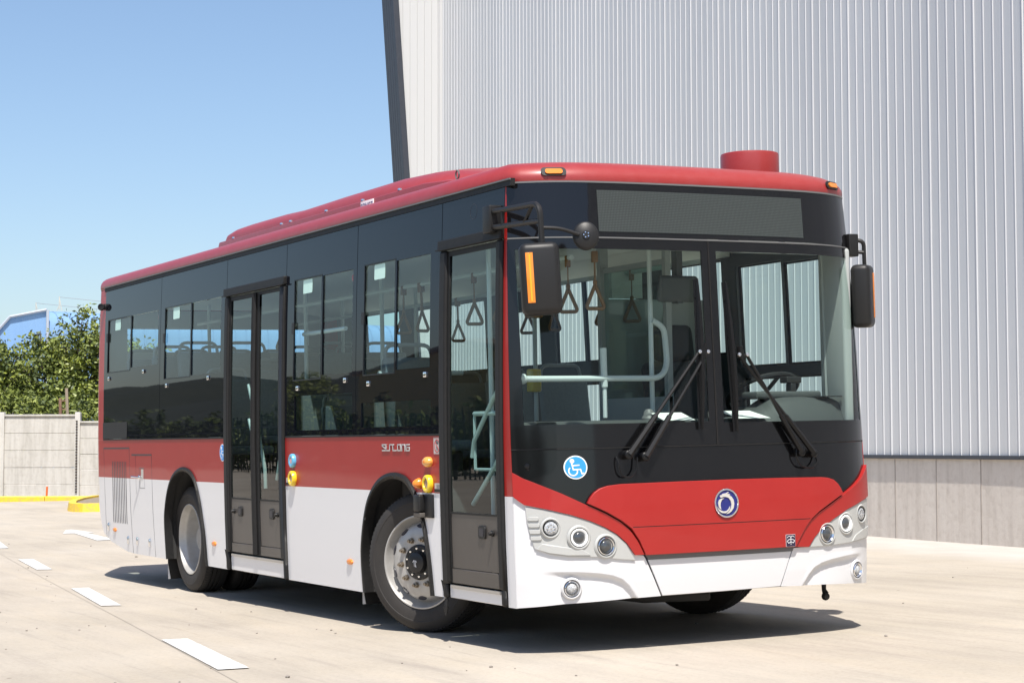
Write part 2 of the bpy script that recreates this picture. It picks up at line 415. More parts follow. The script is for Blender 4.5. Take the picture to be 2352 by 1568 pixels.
for k in range(1, len(sj) - 1):
    if sj[k] < -2: continue
    bm = bmesh.new(); wbox(bm, sj[k] - .007, sj[k] + .007, .0, .0035, -.2, 1.06); whp(bm, 'plinth_joint', M['jointm'])
# projecting white side wall with a slanting dark fascia, at the far end
CP = W0 + WD * 19.66
def cp(t, d, z): return CP + WN * t + WD * d + Vector((0, 0, z))
te = lambda z: .661 + .067 * (z - 6.53)
bm = bmesh.new()
zs = [0, ZT]
prof = [(0, .0), (.055, .0), (.06, .02), (.075, .02), (.08, 0)]
for a in (.20, .35, .50, .65, .80, .95, 1.1, 1.25, 1.4): prof += [(a - .004, 0), (a, -.012), (a + .006, -.012), (a + .010, 0)]
pp = []
for tt, dd in prof: pp.append((tt, dd))
# face facing the yard, trimmed by the slanting edge
n = 60
for i in range(len(pp) - 1):
    (ta, da), (tb, db) = pp[i], pp[i + 1]
    za = max(0, (ta - .661) / .067 + 6.53); zb = max(0, (tb - .661) / .067 + 6.53)
    if za >= ZT: break
    za = min(za, ZT); zb = min(zb, ZT)
    bm.faces.new([bm.verts.new(cp(ta, -da, za)), bm.verts.new(cp(tb, -db, zb)), bm.verts.new(cp(tb, -db, ZT)), bm.verts.new(cp(ta, -da, ZT))])
whp(bm, 'side_wall', cladw_m, sharp=.15)
bm = bmesh.new(); wbox(bm, 19.58, 19.68, -.01, .062, 1.12, ZT); whp(bm, 'corner_flashing', cladw_m)
bm = bmesh.new()
za, zb = 1.0, ZT
def slab(bm, t0, t1, d0, d1, mi=0):
    v = [bm.verts.new(cp(te(z) + t, d, z)) for z in (za, zb) for t, d in ((t0, d0), (t1, d0), (t1, d1), (t0, d1))]
    for q in ((0, 1, 2, 3), (7, 6, 5, 4), (0, 4, 5, 1), (1, 5, 6, 2), (2, 6, 7, 3), (3, 7, 4, 0)):
        bm.faces.new([v[k] for k in q])
slab(bm, 0, .12, -.05, .03)
for k in range(5): slab(bm, -.02, .11 - .0, .031 + k * .15, .165 + k * .15); slab(bm, -.01, .095, .165 + k * .15, .181 + k * .15)
whp(bm, 'slanted_fascia', trim_m, bevel=(.006, 1))

# ---------------------------------------------------------------- far yard: kerb, precast wall, plants, blue building
FW = Vector((-.88864846, .45858905, 0)); RT = Vector((.45858905, .88864846, 0)); C0 = Vector((9.25596, -6.23625, 0))
def bgp(D, r, z): return C0 + FW * D + RT * r + Vector((0, 0, z))
def bbox(bm, r0, r1, d0, d1, z0, z1, mi=0):
    v = [bm.verts.new(bgp(d_, r_, z_)) for z_ in (z0, z1) for r_, d_ in ((r0, d0), (r1, d0), (r1, d1), (r0, d1))]
    for q in ((3, 2, 1, 0), (4, 5, 6, 7), (0, 1, 5, 4), (1, 2, 6, 5), (2, 3, 7, 6), (3, 0, 4, 7)):
        f = bm.faces.new([v[k] for k in q]); f.material_index = mi
yel = mat('yellow kerb paint', (.62, .44, .09), .6, noise=(12, (.82, .56, .03), .12))
bm = bmesh.new()
for k in range(31):
    r0 = -21.3 + k * 1.42
    bbox(bm, r0 + .004, r0 + 1.416, 41.22, 41.42, -.3, .185)
kb = finish(bm, 'kerb', yel, bevel=(.02, 2)); props(kb, kind='structure')
soil = mat('dry soil', (.20, .16, .12), .95, noise=(6, (.30, .25, .19), .3), bump=(20, .8, .05))
bm = bmesh.new(); bbox(bm, -21.3, 22, 41.42, 42.3, -.3, .16); props(finish(bm, 'planting_strip', soil), kind='structure')
# rounded kerb island
isl = [(-28.79, 3.70), (-27.6, 3.25), (-26.6, 2.95), (-25.95, 2.80), (-25.5, 2.78), (-25.25, 2.88), (-25.17, 3.1), (-24.7, 3.9), (-24.2, 4.8), (-23.4, 6.3), (-22.2, 8.4), (-27.5, 9.2), (-30.5, 5.2), (-30.0, 4.3)]
def ringmesh(pts, wd, z0, z1):
    bm = bmesh.new(); n = len(pts); c = Vector((sum(p[0] for p in pts) / n, sum(p[1] for p in pts) / n, 0))
    out = [Vector((x, y, 0)) for x, y in pts]; inn = []
    for i in range(n):
        a = out[i - 1]; b = out[(i + 1) % n]; d = (b - a).normalized(); nn = Vector((-d.y, d.x, 0))
        if nn.dot(c - out[i]) < 0: nn = -nn
        inn.append(out[i] + nn * wd)
    def V(p, z, ins=0): return bm.verts.new((p.x, p.y, gz(p.x, p.y) + z))
    for i in range(n):
        j = (i + 1) % n
        a, b, c2, d = out[i], out[j], inn[j], inn[i]
        bm.faces.new((V(a, z0), V(b, z0), V(b + (c2 - b) * .2, z1), V(a + (d - a) * .2, z1)))
        bm.faces.new((V(a + (d - a) * .2, z1), V(b + (c2 - b) * .2, z1), V(c2, z1), V(d, z1)))
        bm.faces.new((V(c2, z1), V(d, z1), V(d, z0), V(c2, z0)))
    return bm, inn
bm, inn = ringmesh(isl, .16, -.05, .15)
props(finish(bm, 'island_kerb', yel, bevel=(.015, 2)), kind='structure')
bm = bmesh.new(); bm.faces.new([bm.verts.new((p.x, p.y, gz(p.x, p.y) + .11)) for p in inn]); bmesh.ops.triangulate(bm, faces=bm.faces[:])
props(finish(bm, 'island_soil', soil), kind='structure')

pre_m = streaky('precast concrete', (.44, .42, .38), (.53, .51, .47), (.59, .57, .53))
pre_post = streaky('precast post concrete', (.50, .48, .44), (.57, .55, .51), (.63, .61, .57))
pw = empty('precast_wall', bgp(43, -11.3, .1)); props(pw, 'grey precast concrete panel wall with posts behind the long yellow kerb', 'wall')
pan = empty
def pwp(bm, name, mats, **k): return finish(bm, name, mats, pw, loc=-pw.location, **k)
posts = [-19.8, -18.1, -16.4, -14.7, -13.0, -11.30 - .02, -9.64, -7.9, -6.2, -4.5, -2.8, -1.1, .6, 2.3]
for k, r in enumerate(posts):
    top = 2.0 if k < 7 else 1.86
    bm = bmesh.new(); bbox(bm, r - .055, r + .055, 42.93, 43.09, -.2, top)
    if k == 2:
        pass
    pwp(bm, 'post', pre_post, bevel=(.012, 2))
for k in range(len(posts) - 1):
    top = 1.95 if k < 6 else 1.80
    h = (top - .06) / 5 if k < 6 else .345
    bm = bmesh.new(); z = top - .045; n = 0
    while z > .02:
        bbox(bm, posts[k] + .045, posts[k + 1] - .045, 42.985 + random.uniform(-.004, .004), 43.035, z - h + .006, z)
        z -= h; n += 1
    bbox(bm, posts[k] + .045, posts[k + 1] - .045, 42.95, 43.06, top - .042, top)
    pwp(bm, 'wall_panel', pre_m, bevel=(.006, 1))
bm = bmesh.new()
for k in range(26): bbox(bm, -9.672, -9.632, 42.905, 42.935, .22 + k * .0625, .25 + k * .0625)
pwp(bm, 'hinge_strip', mat('rusty steel', (.06, .045, .035), .7))
bm = bmesh.new(); tube(bm, [bgp(42.2, -10.13, .1), bgp(42.2, -10.12, .37)], .022, 8)
o = finish(bm, 'marker_stake', mat('orange stake paint', (.75, .16, .03), .5)); props(o, 'short orange marker stake standing in the strip before the precast wall', 'stake')
# ladder leaning behind the wall
lad = empty('ladder', bgp(43.6, -9.95, .1)); props(lad, 'rusty steel ladder rising above the precast wall beside the bus rear', 'ladder')
rust = mat('rusty ladder steel', (.22, .10, .06), .8, noise=(12, (.30, .20, .14), .3)); rust2 = mat('weathered rail', (.34, .27, .20), .8)
bm = bmesh.new(); bbox(bm, -.16, -.11, -.03, .03, 0, 2.30)
for (ra, rb, mm, h0) in ((-10.13, -10.16, rust, 2.32), (-9.93, -10.02, rust2, 2.55)):
    bm = bmesh.new(); tube(bm, [bgp(43.6, ra, .1), bgp(43.5, rb, h0)], .035, 6); finish(bm, 'ladder_rail', mm, lad, loc=-lad.location)
for k in range(11):
    z = .35 + k * .19; f = (z - .1) / 2.3
    bm = bmesh.new(); tube(bm, [bgp(43.58, -10.13 - .03 * f, z), bgp(43.58, -9.93 - .085 * f, z + .03)], .016, 6); finish(bm, 'rung', rust, lad, loc=-lad.location)

leafm = [mat('leaf light green', (.19, .235, .045), .5, noise=(3, (.26, .29, .06), .25)),
         mat('leaf mid green', (.15, .185, .04), .55), mat('leaf dark green', (.06, .085, .022), .6), mat('leaf yellow green', (.28, .32, .04), .55)]
for lm_ in leafm: lm_.node_tree.nodes['Principled BSDF'].inputs['Subsurface Weight'].default_value = 0
bark = mat('bark', (.09, .07, .055), .9, noise=(14, (.16, .13, .10), .3))
def leafball(bm, blobs, n, size, rnd, yel_f=.08):
    tot = sum(b[1].x * b[1].y * b[1].z for b in blobs) if isinstance(blobs[0][1], Vector) else len(blobs)
    for c, rad in blobs:
        k = int(n * rad.x * rad.y * rad.z / tot)
        # leaves gather in clumps (twigs)
        tw = max(6, k // 26)
        for q in range(tw):
            while True:
                p = Vector((rnd.uniform(-1, 1), rnd.uniform(-1, 1), rnd.uniform(-1, 1)))
                if .25 < p.length < 1: break
            pc = c + Vector((p.x * rad.x, p.y * rad.y, p.z * rad.z)); out = p.normalized()
            ms = rnd.random(); base = 0 if ms < .5 else (1 if ms < .85 else 2)
            if rnd.random() < yel_f: base = 3
            for j in range(26):
                d = Vector((rnd.gauss(0, 1), rnd.gauss(0, 1), rnd.gauss(0, 1))) * .085 + out * rnd.uniform(-.05, .12)
                a = Vector((rnd.gauss(0, 1), rnd.gauss(0, 1), rnd.gauss(-.5, .7))).normalized(); b = a.cross(Vector((rnd.gauss(0, 1), rnd.gauss(0, 1), rnd.gauss(0, 1)))).normalized()
                L = size * rnd.uniform(.7, 1.4); wd = L * .45; o = pc + d
                f = bm.faces.new([bm.verts.new(o), bm.verts.new(o + a * L * .5 + b * wd * .5), bm.verts.new(o + a * L), bm.verts.new(o + a * L * .5 - b * wd * .5)])
                f.material_index = base if rnd.random() < .75 else rnd.choice((0, 1, 2))
def tree(name, label, cat, D, r, zb, blobs, n, seed, size=.085, yel_f=.06, group=None):
    rnd = random.Random(seed); base = bgp(D, r, zb)
    t = empty(name, base); props(t, label, cat, group)
    bl = [(bgp(D + b[3], b[0], b[1]), Vector((b[2], b[2], b[2] * (b[4] if len(b) > 4 else 1)))) for b in blobs]
    bm = bmesh.new()
    top = max(c.z for c, _ in bl)
    for q in range(3): 
        o = Vector((rnd.uniform(-.12, .12), rnd.uniform(-.12, .12), 0))
        tube(bm, [base + o * .6, base + o * 1.5 + Vector((0, 0, .7))], [.07, .05], 7)
    for c, rad in bl:
        mid = base.lerp(c, .5) + Vector((rnd.uniform(-.1, .1), rnd.uniform(-.1, .1), .15))
        tube(bm, [base + Vector((rnd.uniform(-.1, .1), rnd.uniform(-.1, .1), .5)), mid, c], [.045, .03, .012], 6)
        for k in range(5):
            e = c + Vector((rnd.uniform(-1, 1) * rad.x, rnd.uniform(-1, 1) * rad.y, rnd.uniform(0, 1) * rad.z)) * .8
            tube(bm, [mid.lerp(c, .6), e], [.016, .006], 5)
    finish(bm, 'trunk', bark, t, loc=-base, merge=False)
    bm = bmesh.new(); leafball(bm, bl, n, size, rnd, yel_f)
    finish(bm, 'crown', leafm, t, loc=-base, merge=False, sharp=10)
# blobs: (r, z, radius, depth offset, z factor)
tree('tree', 'leafy green tree at the left edge of the photo behind the precast wall', 'tree', 46.5, -12.6, .1,
     [(-13.3, 1.9, .75, 0), (-12.3, 2.45, .85, .2), (-12.7, 1.9, 1.0, -.5), (-12.1, 3.2, .5, 0), (-12.95, 2.95, .3, .3), (-12.35, 3.55, .18, 0, 1.4), (-14.4, 2.0, .9, .2)], 17000, 3, size=.115, group='green trees behind the precast wall')
tree('tree', 'tallest green tree against the pale blue shed, close to the bus rear', 'tree', 46.8, -10.9, .1,
     [(-11.2, 2.7, .95, 0), (-10.3, 3.0, .95, .3), (-10.8, 3.7, .55, 0), (-10.15, 3.8, .5, 0), (-11.35, 3.5, .42, .1), (-10.45, 4.25, .22, .1, 1.5), (-9.9, 3.4, .7, .3), (-10.6, 2.0, .9, -.4), (-11.5, 3.85, .16, 0, 1.5), (-9.2, 2.8, 1.0, .4), (-12.0, 3.35, .42, .2)], 21000, 5, size=.115, group='green trees behind the precast wall')
tree('hedge_bush', 'dense green bush with yellowish tips right above the precast wall top', 'bush', 45.2, -11.0, .1,
     [(-12.6, 1.7, .75, 0), (-11.6, 1.8, .75, 0), (-10.6, 1.7, .7, 0), (-9.8, 1.6, .7, .1), (-8.9, 1.6, .7, .2), (-13.6, 1.5, .65, 0)], 20000, 9, .10, .05)

# blue shed far behind
blue_d = mat('blue sheet cladding', (.19, .34, .58), .5, noise=(.8, (.22, .38, .61), .3)); blue_l = mat('pale blue curved sheet', (.20, .34, .54), .5)
shed = empty('blue_shed', bgp(90, -22, .1)); props(shed, 'pale blue metal shed with curved eaves far behind the trees on the left', 'shed')
def shp(bm, name, mats, **k): return finish(bm, name, mats, shed, loc=-shed.location, **k)
bm = bmesh.new()
gp = [(-34, .1), (-34, 1.0), (-28.0, 4.0), (-23.95, 6.62), (-23.38, 7.27), (-21.66, 7.60), (-21.66, .1)]
def ztop(r):
    for i in range(len(gp) - 2):
        a, b = gp[i], gp[i + 1]
        if b[0] > a[0] and a[0] <= r <= b[0]: return a[1] + (b[1] - a[1]) * (r - a[0]) / (b[0] - a[0])
    return 7.6
r = -33.9
while r < -21.7:
    r2 = min(r + .3, -21.66)
    bm.faces.new([bm.verts.new(bgp(90 + .0, r, .1)), bm.verts.new(bgp(90, r2 - .03, .1)), bm.verts.new(bgp(90, r2 - .03, ztop(r2 - .03))), bm.verts.new(bgp(90, r, ztop(r)))])
    bm.faces.new([bm.verts.new(bgp(90, r2 - .03, .1)), bm.verts.new(bgp(89.994, r2, .1)), bm.verts.new(bgp(89.994, r2, ztop(r2))), bm.verts.new(bgp(90, r2 - .03, ztop(r2 - .03)))])
    r = r2
shp(bm, 'gable_wall', blue_d, sharp=.2)
bm = bmesh.new()
# curved long side, running away to the right
for k in range(34):
    def sidep(u, a): # u along, a profile
        r_ = -21.6 + u * .80; d_ = 90 + u * .60
        return bgp(d_ - a[0] * .8, r_ + a[0] * .6, a[1])
    pr_ = [(0, .1), (0, 6.5), (-.06, 6.9), (-.22, 7.25), (-.5, 7.5), (-.9, 7.62), (-2.2, 7.68)]
    u0, u1 = k * .62, k * .62 + .60
    for i in range(len(pr_) - 1):
        bm.faces.new([bm.verts.new(sidep(u0, pr_[i])), bm.verts.new(sidep(u1, pr_[i])), bm.verts.new(sidep(u1, pr_[i + 1])), bm.verts.new(sidep(u0, pr_[i + 1]))])
        q = [(p[0] + .05, p[1] + .0) for p in (pr_[i], pr_[i + 1])]
        bm.faces.new([bm.verts.new(sidep(u1 - .05, q[0])), bm.verts.new(sidep(u1 + .03, q[0])), bm.verts.new(sidep(u1 + .03, q[1])), bm.verts.new(sidep(u1 - .05, q[1]))])
shp(bm, 'curved_side', blue_l, sharp=.5)
bm = bmesh.new()
for a, b in zip(gp[1:-2], gp[2:-1]): tube(bm, [bgp(89.9, a[0], a[1] + .02), bgp(89.9, b[0], b[1] + .02)], .07, 6)
tube(bm, [bgp(89.9, -21.62, .1), bgp(89.9, -21.62, 7.6)], .07, 6)
shp(bm, 'roof_edge_trim', mat('grey flashing', (.42, .46, .52), .5))
am = mat('pale steel', (.55, .55, .50), .5)
for (r_, z0, z1) in ((-22.27, 7.45, 7.98), (-21.18, 7.65, 8.26)):
    bm = bmesh.new(); tube(bm, [bgp(90.3, r_, z0), bgp(90.3, r_, z1)], .025, 6); tube(bm, [bgp(90.3, r_ + .12, z0 - .05), bgp(90.3, r_, z1 - .02)], .018, 6)
    tube(bm, [bgp(90.3, r_ - .12, z0 - .05), bgp(90.3, r_, z0 + .2)], .018, 6); shp(bm, 'roof_post', am)
wm = mat('wire', (.3, .32, .34), .5)
for (r_, z1) in ((-22.27, 7.96), (-21.18, 8.24)):
    bm = bmesh.new(); tube(bm, [bgp(90.3 + k * 1.2, r_ + k * 1.6, z1 - .03 * k * (6 - k) / 2 - .03 * k) for k in range(7)], .012, 5); shp(bm, 'roof_wire', wm)
bm = bmesh.new(); bbox(bm, -33, -22.0, 88, 89.6, .1, 4.9); shp(bm, 'low_annex', mat('weathered annex wall', (.30, .28, .27), .8, noise=(2, (.40, .38, .36), .3)))

# ---------------------------------------------------------------- stand-ins on the camera's other side, added for the bus glass to mirror
fen = empty('reflection_fence', (-30, -15, 0)); props(fen, 'invented dark steel palisade fence, added across the yard for the bus windows to mirror', 'fence')  # invented fence out of view, there only for reflections
bm = bmesh.new(); fm = mat('dark fence steel', (.02, .022, .02), .6)
x = -75
rnd = random.Random(4)
while x < 4:
    y = -15 + .02 * x; tube(bm, [(x, y, -.2), (x, y, 1.9 + rnd.uniform(-.03, .03))], [.03, .02], 4); x += .32
for z in (.5, 1.5): box(bm, -75, 4, -15.9, -15.85, z, z + .05)
finish(bm, 'fence_bars', fm, fen, loc=-fen.location, merge=False)
ysh = empty('reflection_hall', (-38, -24, 0)); props(ysh, 'invented ochre metal hall, added across the yard for the bus windows to mirror', 'hall')  # invented building out of view, gives the side glass something to reflect
bm = bmesh.new(); polyprism(bm, [(-52, -22, -1), (-52, -22, 3.6), (-44, -22, 4.6), (-36, -22, 3.6), (-36, -22, -1)], (0, -14, 0))
finish(bm, 'hall_wall', mat('ochre sheet', (.36, .30, .13), .6, noise=(1, (.42, .35, .16), .3)), ysh, loc=-ysh.location)
bm = bmesh.new(); polyprism(bm, [(-52.3, -21.8, 3.5), (-44, -21.8, 4.6), (-35.7, -21.8, 3.5), (-35.7, -21.8, 3.65), (-44, -21.8, 4.75), (-52.3, -21.8, 3.65)], (0, -14.4, 0))
finish(bm, 'hall_roof', mat('dull roof sheet', (.22, .18, .15), .7), ysh, loc=-ysh.location)
hm = mat('dark wooded slope', (.022, .028, .018), .95, noise=(.25, (.045, .05, .03), .3))  # invented wooded slope, raised to darken the reflections in the bus side
bm = bmesh.new(); rnd = random.Random(11); prev = None
ridge = []
for k in range(60):
    x = -330 + k * 8; ridge.append((x, 10.2 + 2.2 * math.sin(k * .35) + 1.2 * math.sin(k * .9 + 1) + rnd.uniform(-.3, .3)))
cols = []
for x, z in ridge:
    cols.append([bm.verts.new((x + rnd.uniform(-2, 2), y, zz + rnd.uniform(-.3, .3) * (k > 0))) for k, (y, zz) in enumerate(((-30, -.6), (-42, .9), (-56, z * .35), (-72, z * .7), (-90, z), (-120, z * .8), (-160, -2)))])
for A_, B_ in zip(cols, cols[1:]):
    for k in range(6): bm.faces.new((A_[k], B_[k], B_[k + 1], A_[k + 1]))
props(finish(bm, 'reflection_hill', hm, sharp=3), kind='structure')
bm = bmesh.new(); rnd = random.Random(21)  # invented greenery row, added to darken the lower reflections in the glass
leafball(bm, [(Vector((-76 + k * 2.6, -17.6, .9)), Vector((1.6, .8, 1.2 + .4 * rnd.random()))) for k in range(31)], 42000, .22, rnd, .0)
props(finish(bm, 'hedge', [leafm[2], leafm[2], leafm[1], leafm[2]], merge=False, sharp=10), 'long dark hedge behind the palisade fence across the yard, added unseen to darken the reflections in the bus', 'hedge')
def road_tree(x, y, h, seed, lab):
    rnd = random.Random(seed); t = empty('tree', (x, y, 0)); props(t, lab, 'tree')
    bm = bmesh.new(); tube(bm, [(0, 0, -.2), (.1, 0, h * .4), (0, .1, h * .8)], [.14, .1, .03], 7)
    for k in range(6): a = k; tube(bm, [(0, 0, h * .4), (math.cos(a) * h * .2, math.sin(a) * h * .2, h * .7)], [.06, .02], 5)
    finish(bm, 'trunk', bark, t, merge=False)
    bm = bmesh.new(); leafball(bm, [(Vector((0, 0, h * .65)), Vector((h * .28, h * .28, h * .35))), (Vector((h * .15, 0, h * .5)), Vector((h * .2, h * .2, h * .2)))], 5000, .16, rnd, .02)
    finish(bm, 'crown', leafm, t, merge=False, sharp=10)
road_tree(-26, -21, 4.4, 1, 'dark tree left of the ochre hall, only seen mirrored in the bus side')
road_tree(-20, -20, 3.6, 2, 'short tree by the palisade fence, only seen mirrored in the front door')
road_tree(-62, -24, 4.2, 3, 'far tree beyond the ochre hall, only seen mirrored in the rear windows')

# ---------------------------------------------------------------- THE BUS
def lerpt(x, T):
    if x <= T[0][0]: return T[0][1]
    for (a, va), (b, vb) in zip(T, T[1:]):
        if x <= b: return va + (vb - va) * (x - a) / (b - a)
    return T[-1][1]
HW = [(.3, 1.20), (.55, 1.213), (.9, 1.222), (1.2, 1.225), (1.55, 1.225), (2.0, 1.217), (2.45, 1.203), (2.95, 1.180), (3.2, 1.165)]
XZ = [(.5, -.165), (.7, -.155), (1.1, -.155), (1.44, -.172), (2.0, -.195), (2.64, -.225), (2.98, -.25), (3.2, -.29)]
def hw(z): return lerpt(z, HW)
def F(Y, z):
    t = min(abs(Y) / hw(z), 1.0); return lerpt(z, XZ) - .05 * t * t - .19 * t ** 6
def xseam(z): return lerpt(z, XZ) - .24
XR, XRC = -9.15, -9.01
def SS(s):
    def f(u, v, off=0):
        y = hw(v)
        if u < XRC:
            k = min(1, (XRC - u) / (XRC - XR)); y -= .13 * (1 - math.sqrt(max(0, 1 - k * k)))
            return Vector((u - off * k * .7, s * (y + off * math.sqrt(max(0, 1 - k * k * .6))), v))
        return Vector((u, s * (y + off), v))
    return f
RS, LS = SS(-1), SS(1)
def FS(u, v, off=0):
    e = .004
    n = Vector((1, -(F(u + e, v) - F(u - e, v)) / (2 * e), -(F(u, v + e) - F(u, v - e)) / (2 * e))).normalized()
    return Vector((F(u, v), u, v)) + n * off
def FN(u, v):
    e = .004
    return Vector((1, -(F(u + e, v) - F(u - e, v)) / (2 * e), -(F(u, v + e) - F(u, v - e)) / (2 * e))).normalized()
def REAR(u, v, off=0):
    bulge = .03 * (1 - (abs(u) / 1.1) ** 2)
    x = XR - bulge + (max(0, 1.0 - v) * .14) + max(0, v - 2.2) * .05
    return Vector((x - off, u, v))

def patch(poly, surf, off=0, thick=.012, du=1.0, dv=.2, cu=(), cv=(), holes=(), mi=0, matfn=None, bm=None, back=True):
    """a panel: outline poly in the surface's own (u, v), cut to a grid so that it follows the curve"""
    B = bmesh.new(); f = B.faces.new([B.verts.new((p[0], p[1], 0)) for p in poly])
    us = [p[0] for p in poly]; vs = [p[1] for p in poly]
    cu = list(cu) + [k * du for k in range(math.floor(min(us) / du) + 1, math.ceil(max(us) / du))]
    cv = list(cv) + [k * dv for k in range(math.floor(min(vs) / dv) + 1, math.ceil(max(vs) / dv))]
    for h in holes: cu += [h[0], h[1]]; cv += [h[2], h[3]]
    for c in sorted(set(cu)):
        if min(us) < c < max(us): bmesh.ops.bisect_plane(B, geom=B.verts[:] + B.edges[:] + B.faces[:], plane_co=(c, 0, 0), plane_no=(1, 0, 0), dist=1e-6)
    for c in sorted(set(cv)):
        if min(vs) < c < max(vs): bmesh.ops.bisect_plane(B, geom=B.verts[:] + B.edges[:] + B.faces[:], plane_co=(0, c, 0), plane_no=(0, 1, 0), dist=1e-6)
    if holes:
        kill = []
        for f in B.faces:
            c = f.calc_center_median()
            if any(h[0] < c.x < h[1] and h[2] < c.y < h[3] for h in holes): kill.append(f)
        bmesh.ops.delete(B, geom=kill, context='FACES')
    for f in B.faces:
        c = f.calc_center_median(); f.material_index = matfn(c.x, c.y) if matfn else mi
    if thick:
        r = bmesh.ops.extrude_face_region(B, geom=B.faces[:])
        if not back: pass
        top = set(v for v in r['geom'] if isinstance(v, bmesh.types.BMVert))
    else: top = set(B.verts)
    for v in B.verts:
        o = off + (thick if v in top else 0)
        v.co = surf(v.co.x, v.co.y, o)
    bmesh.ops.recalc_face_normals(B, faces=B.faces)
    if bm is None: return B
    me = bpy.data.meshes.new('tmp'); B.to_mesh(me); B.free(); bm.from_mesh(me); bpy.data.meshes.remove(me)
    return bm
def rect(u0, u1, v0, v1, r=0, n=4):
    if not r: return [(u0, v0), (u1, v0), (u1, v1), (u0, v1)]
    out = []
    for cx, cy, a0 in ((u1 - r, v0 + r, -90), (u1 - r, v1 - r, 0), (u0 + r, v1 - r, 90), (u0 + r, v0 + r, 180)):
        for k in range(n + 1):
            a = R(a0 + 90 * k / n); out.append((cx + r * math.cos(a), cy + r * math.sin(a)))
    return out

ROLL = R(1.222)
ORG = Vector((-4.4, 0, .268))
RX = Matrix.Rotation(ROLL, 4, 'X')
bus = empty('city_bus', RX @ ORG + Vector((0, 0, -.2225)), (ROLL, 0, 0))
props(bus, 'red and white low-floor city bus with black glazing, parked with its front wheels turned', 'bus')
def part(bm, name, mats, parent=None, **k):
    loc = k.pop('loc', Vector((0, 0, 0)))
    if parent is None: return finish(bm, name, mats, bus, loc=Vector(loc) - ORG, **k)
    return finish(bm, name, mats, parent, loc=loc, **k)

# --- side skins
SK = [(-7.925, .51), (-8.145, .522), (-8.40, .555), (-8.657, .592), (-8.887, .66), (-8.963, .753), (-9.013, .871), (-9.03, .943), (-9.15, .950)]
ARCH_R = [(-6.913, .51), (-6.932, .822), (-6.895, .97), (-6.83, 1.09), (-6.74, 1.185), (-6.60, 1.262), (-6.40, 1.302), (-6.201, 1.277), (-6.06, 1.195), (-5.952, 1.039), (-5.895, .90), (-5.85, .757), (-5.814, .51)]
ARCH_F = [(-2.584, .51), (-2.600, .746), (-2.575, .88), (-2.52, 1.03), (-2.447, 1.14), (-2.324, 1.235), (-2.183, 1.287), (-2.024, 1.305), (-1.87, 1.287), (-1.764, 1.235), (-1.66, 1.14), (-1.57, .981), (-1.52, .80), (-1.486, .563)]
def smooth_poly(P_, n=4):
    out = []
    for i in range(len(P_) - 1):
        p0 = P_[max(0, i - 1)]; p1 = P_[i]; p2 = P_[i + 1]; p3 = P_[min(len(P_) - 1, i + 2)]
        for k in range(n):
            t = k / n
            out.append(tuple(.5 * (2 * p1[c] + (p2[c] - p0[c]) * t + (2 * p0[c] - 5 * p1[c] + 4 * p2[c] - p3[c]) * t * t + (3 * p1[c] - p0[c] - 3 * p2[c] + p3[c]) * t ** 3) for c in (0, 1)))
    out.append(P_[-1]); return out
ARCH_R = smooth_poly(ARCH_R); ARCH_F = smooth_poly(ARCH_F)
ZB, ZRW = 1.535, 1.186
rw = lambda u, v: 0 if v > ZRW else 1
def sym(poly): return poly
bm = bmesh.new()
patch([(-5.31, .51)] + ARCH_R[::-1] + SK + [(-9.15, ZB), (-5.31, ZB)], RS, -.012, .012, 1.0, .15, cv=[ZRW], cu=[-9.01, -9.04, -9.07, -9.10, -9.13, -9.143], matfn=rw, bm=bm)
part(bm, 'rear_side_panel', ['red', 'white'])
bm = patch([(-3.985, .51), (-2.584, .51)] + ARCH_F[1:] + [(-1.328, .563), (-1.328, ZB), (-3.985, ZB)], RS, -.012, .012, 1.0, .15, cv=[ZRW], matfn=rw)
part(bm, 'middle_side_panel', ['red', 'white'])
zz = [.563, .7, .9, 1.1, 1.3, 1.535, 1.8, 2.1, 2.4, 2.7, 2.962]
bm = patch([(-.50, .563)] + [(xseam(z) - .002, z) for z in zz] + [(-.50, 2.962)], RS, -.012, .012, 1.0, .15, cv=[ZRW], matfn=rw)
part(bm, 'front_corner_pillar', ['red', 'white'])
# left side of the bus
ALR = [(u, v) for u, v in ARCH_R]; ALF = [(u, v) for u, v in ARCH_F]
bm = bmesh.new()
patch([(xseam(.6), .585), (-1.0, .563)] + ARCH_F[::-1][0:-1] + [(-2.584, .51)] + ARCH_R[::-1] + SK + [(-9.15, ZB)] + [(xseam(ZB), ZB), (xseam(1.1), 1.1)], LS, -.012, .012, 1.0, .15, cv=[ZRW], cu=[-9.01, -9.04, -9.07, -9.10, -9.13, -9.143], matfn=rw, bm=bm)
part(bm, 'left_side_panel', ['red', 'white'])
# red strips at the rear corners up to the roof
for nm, S_ in (('rear_corner_post', RS), ('rear_corner_post', LS)):
    bm = patch(rect(-9.15, -8.842, ZB + .001, 2.962), S_, -.012, .012, 1, .2, cu=[-9.01, -9.04, -9.07, -9.10, -9.13, -9.143]); part(bm, nm, 'red')
bm = patch([(-1.095, .9), (1.095, .9), (1.095, 2.962), (-1.095, 2.962)], REAR, -.01, .012, .2, .2, cv=[ZRW], holes=[(-.95, .98, 2.36, 2.62)], matfn=rw)
part(bm, 'rear_panel', ['red', 'white'])
bm = patch([(-1.1, 1.02), (1.1, 1.02), (1.1, 2.78), (-1.1, 2.78)], REAR, -.09, .02, .3, .3, holes=[(-.92, .95, 2.378, 2.602)]); part(bm, 'rear_lining', 'inlight')
bm = patch(rect(-.95, .98, 2.36, 2.62), REAR, -.008, 0, .3, .2); part(bm, 'rear_window', 'glass_l')

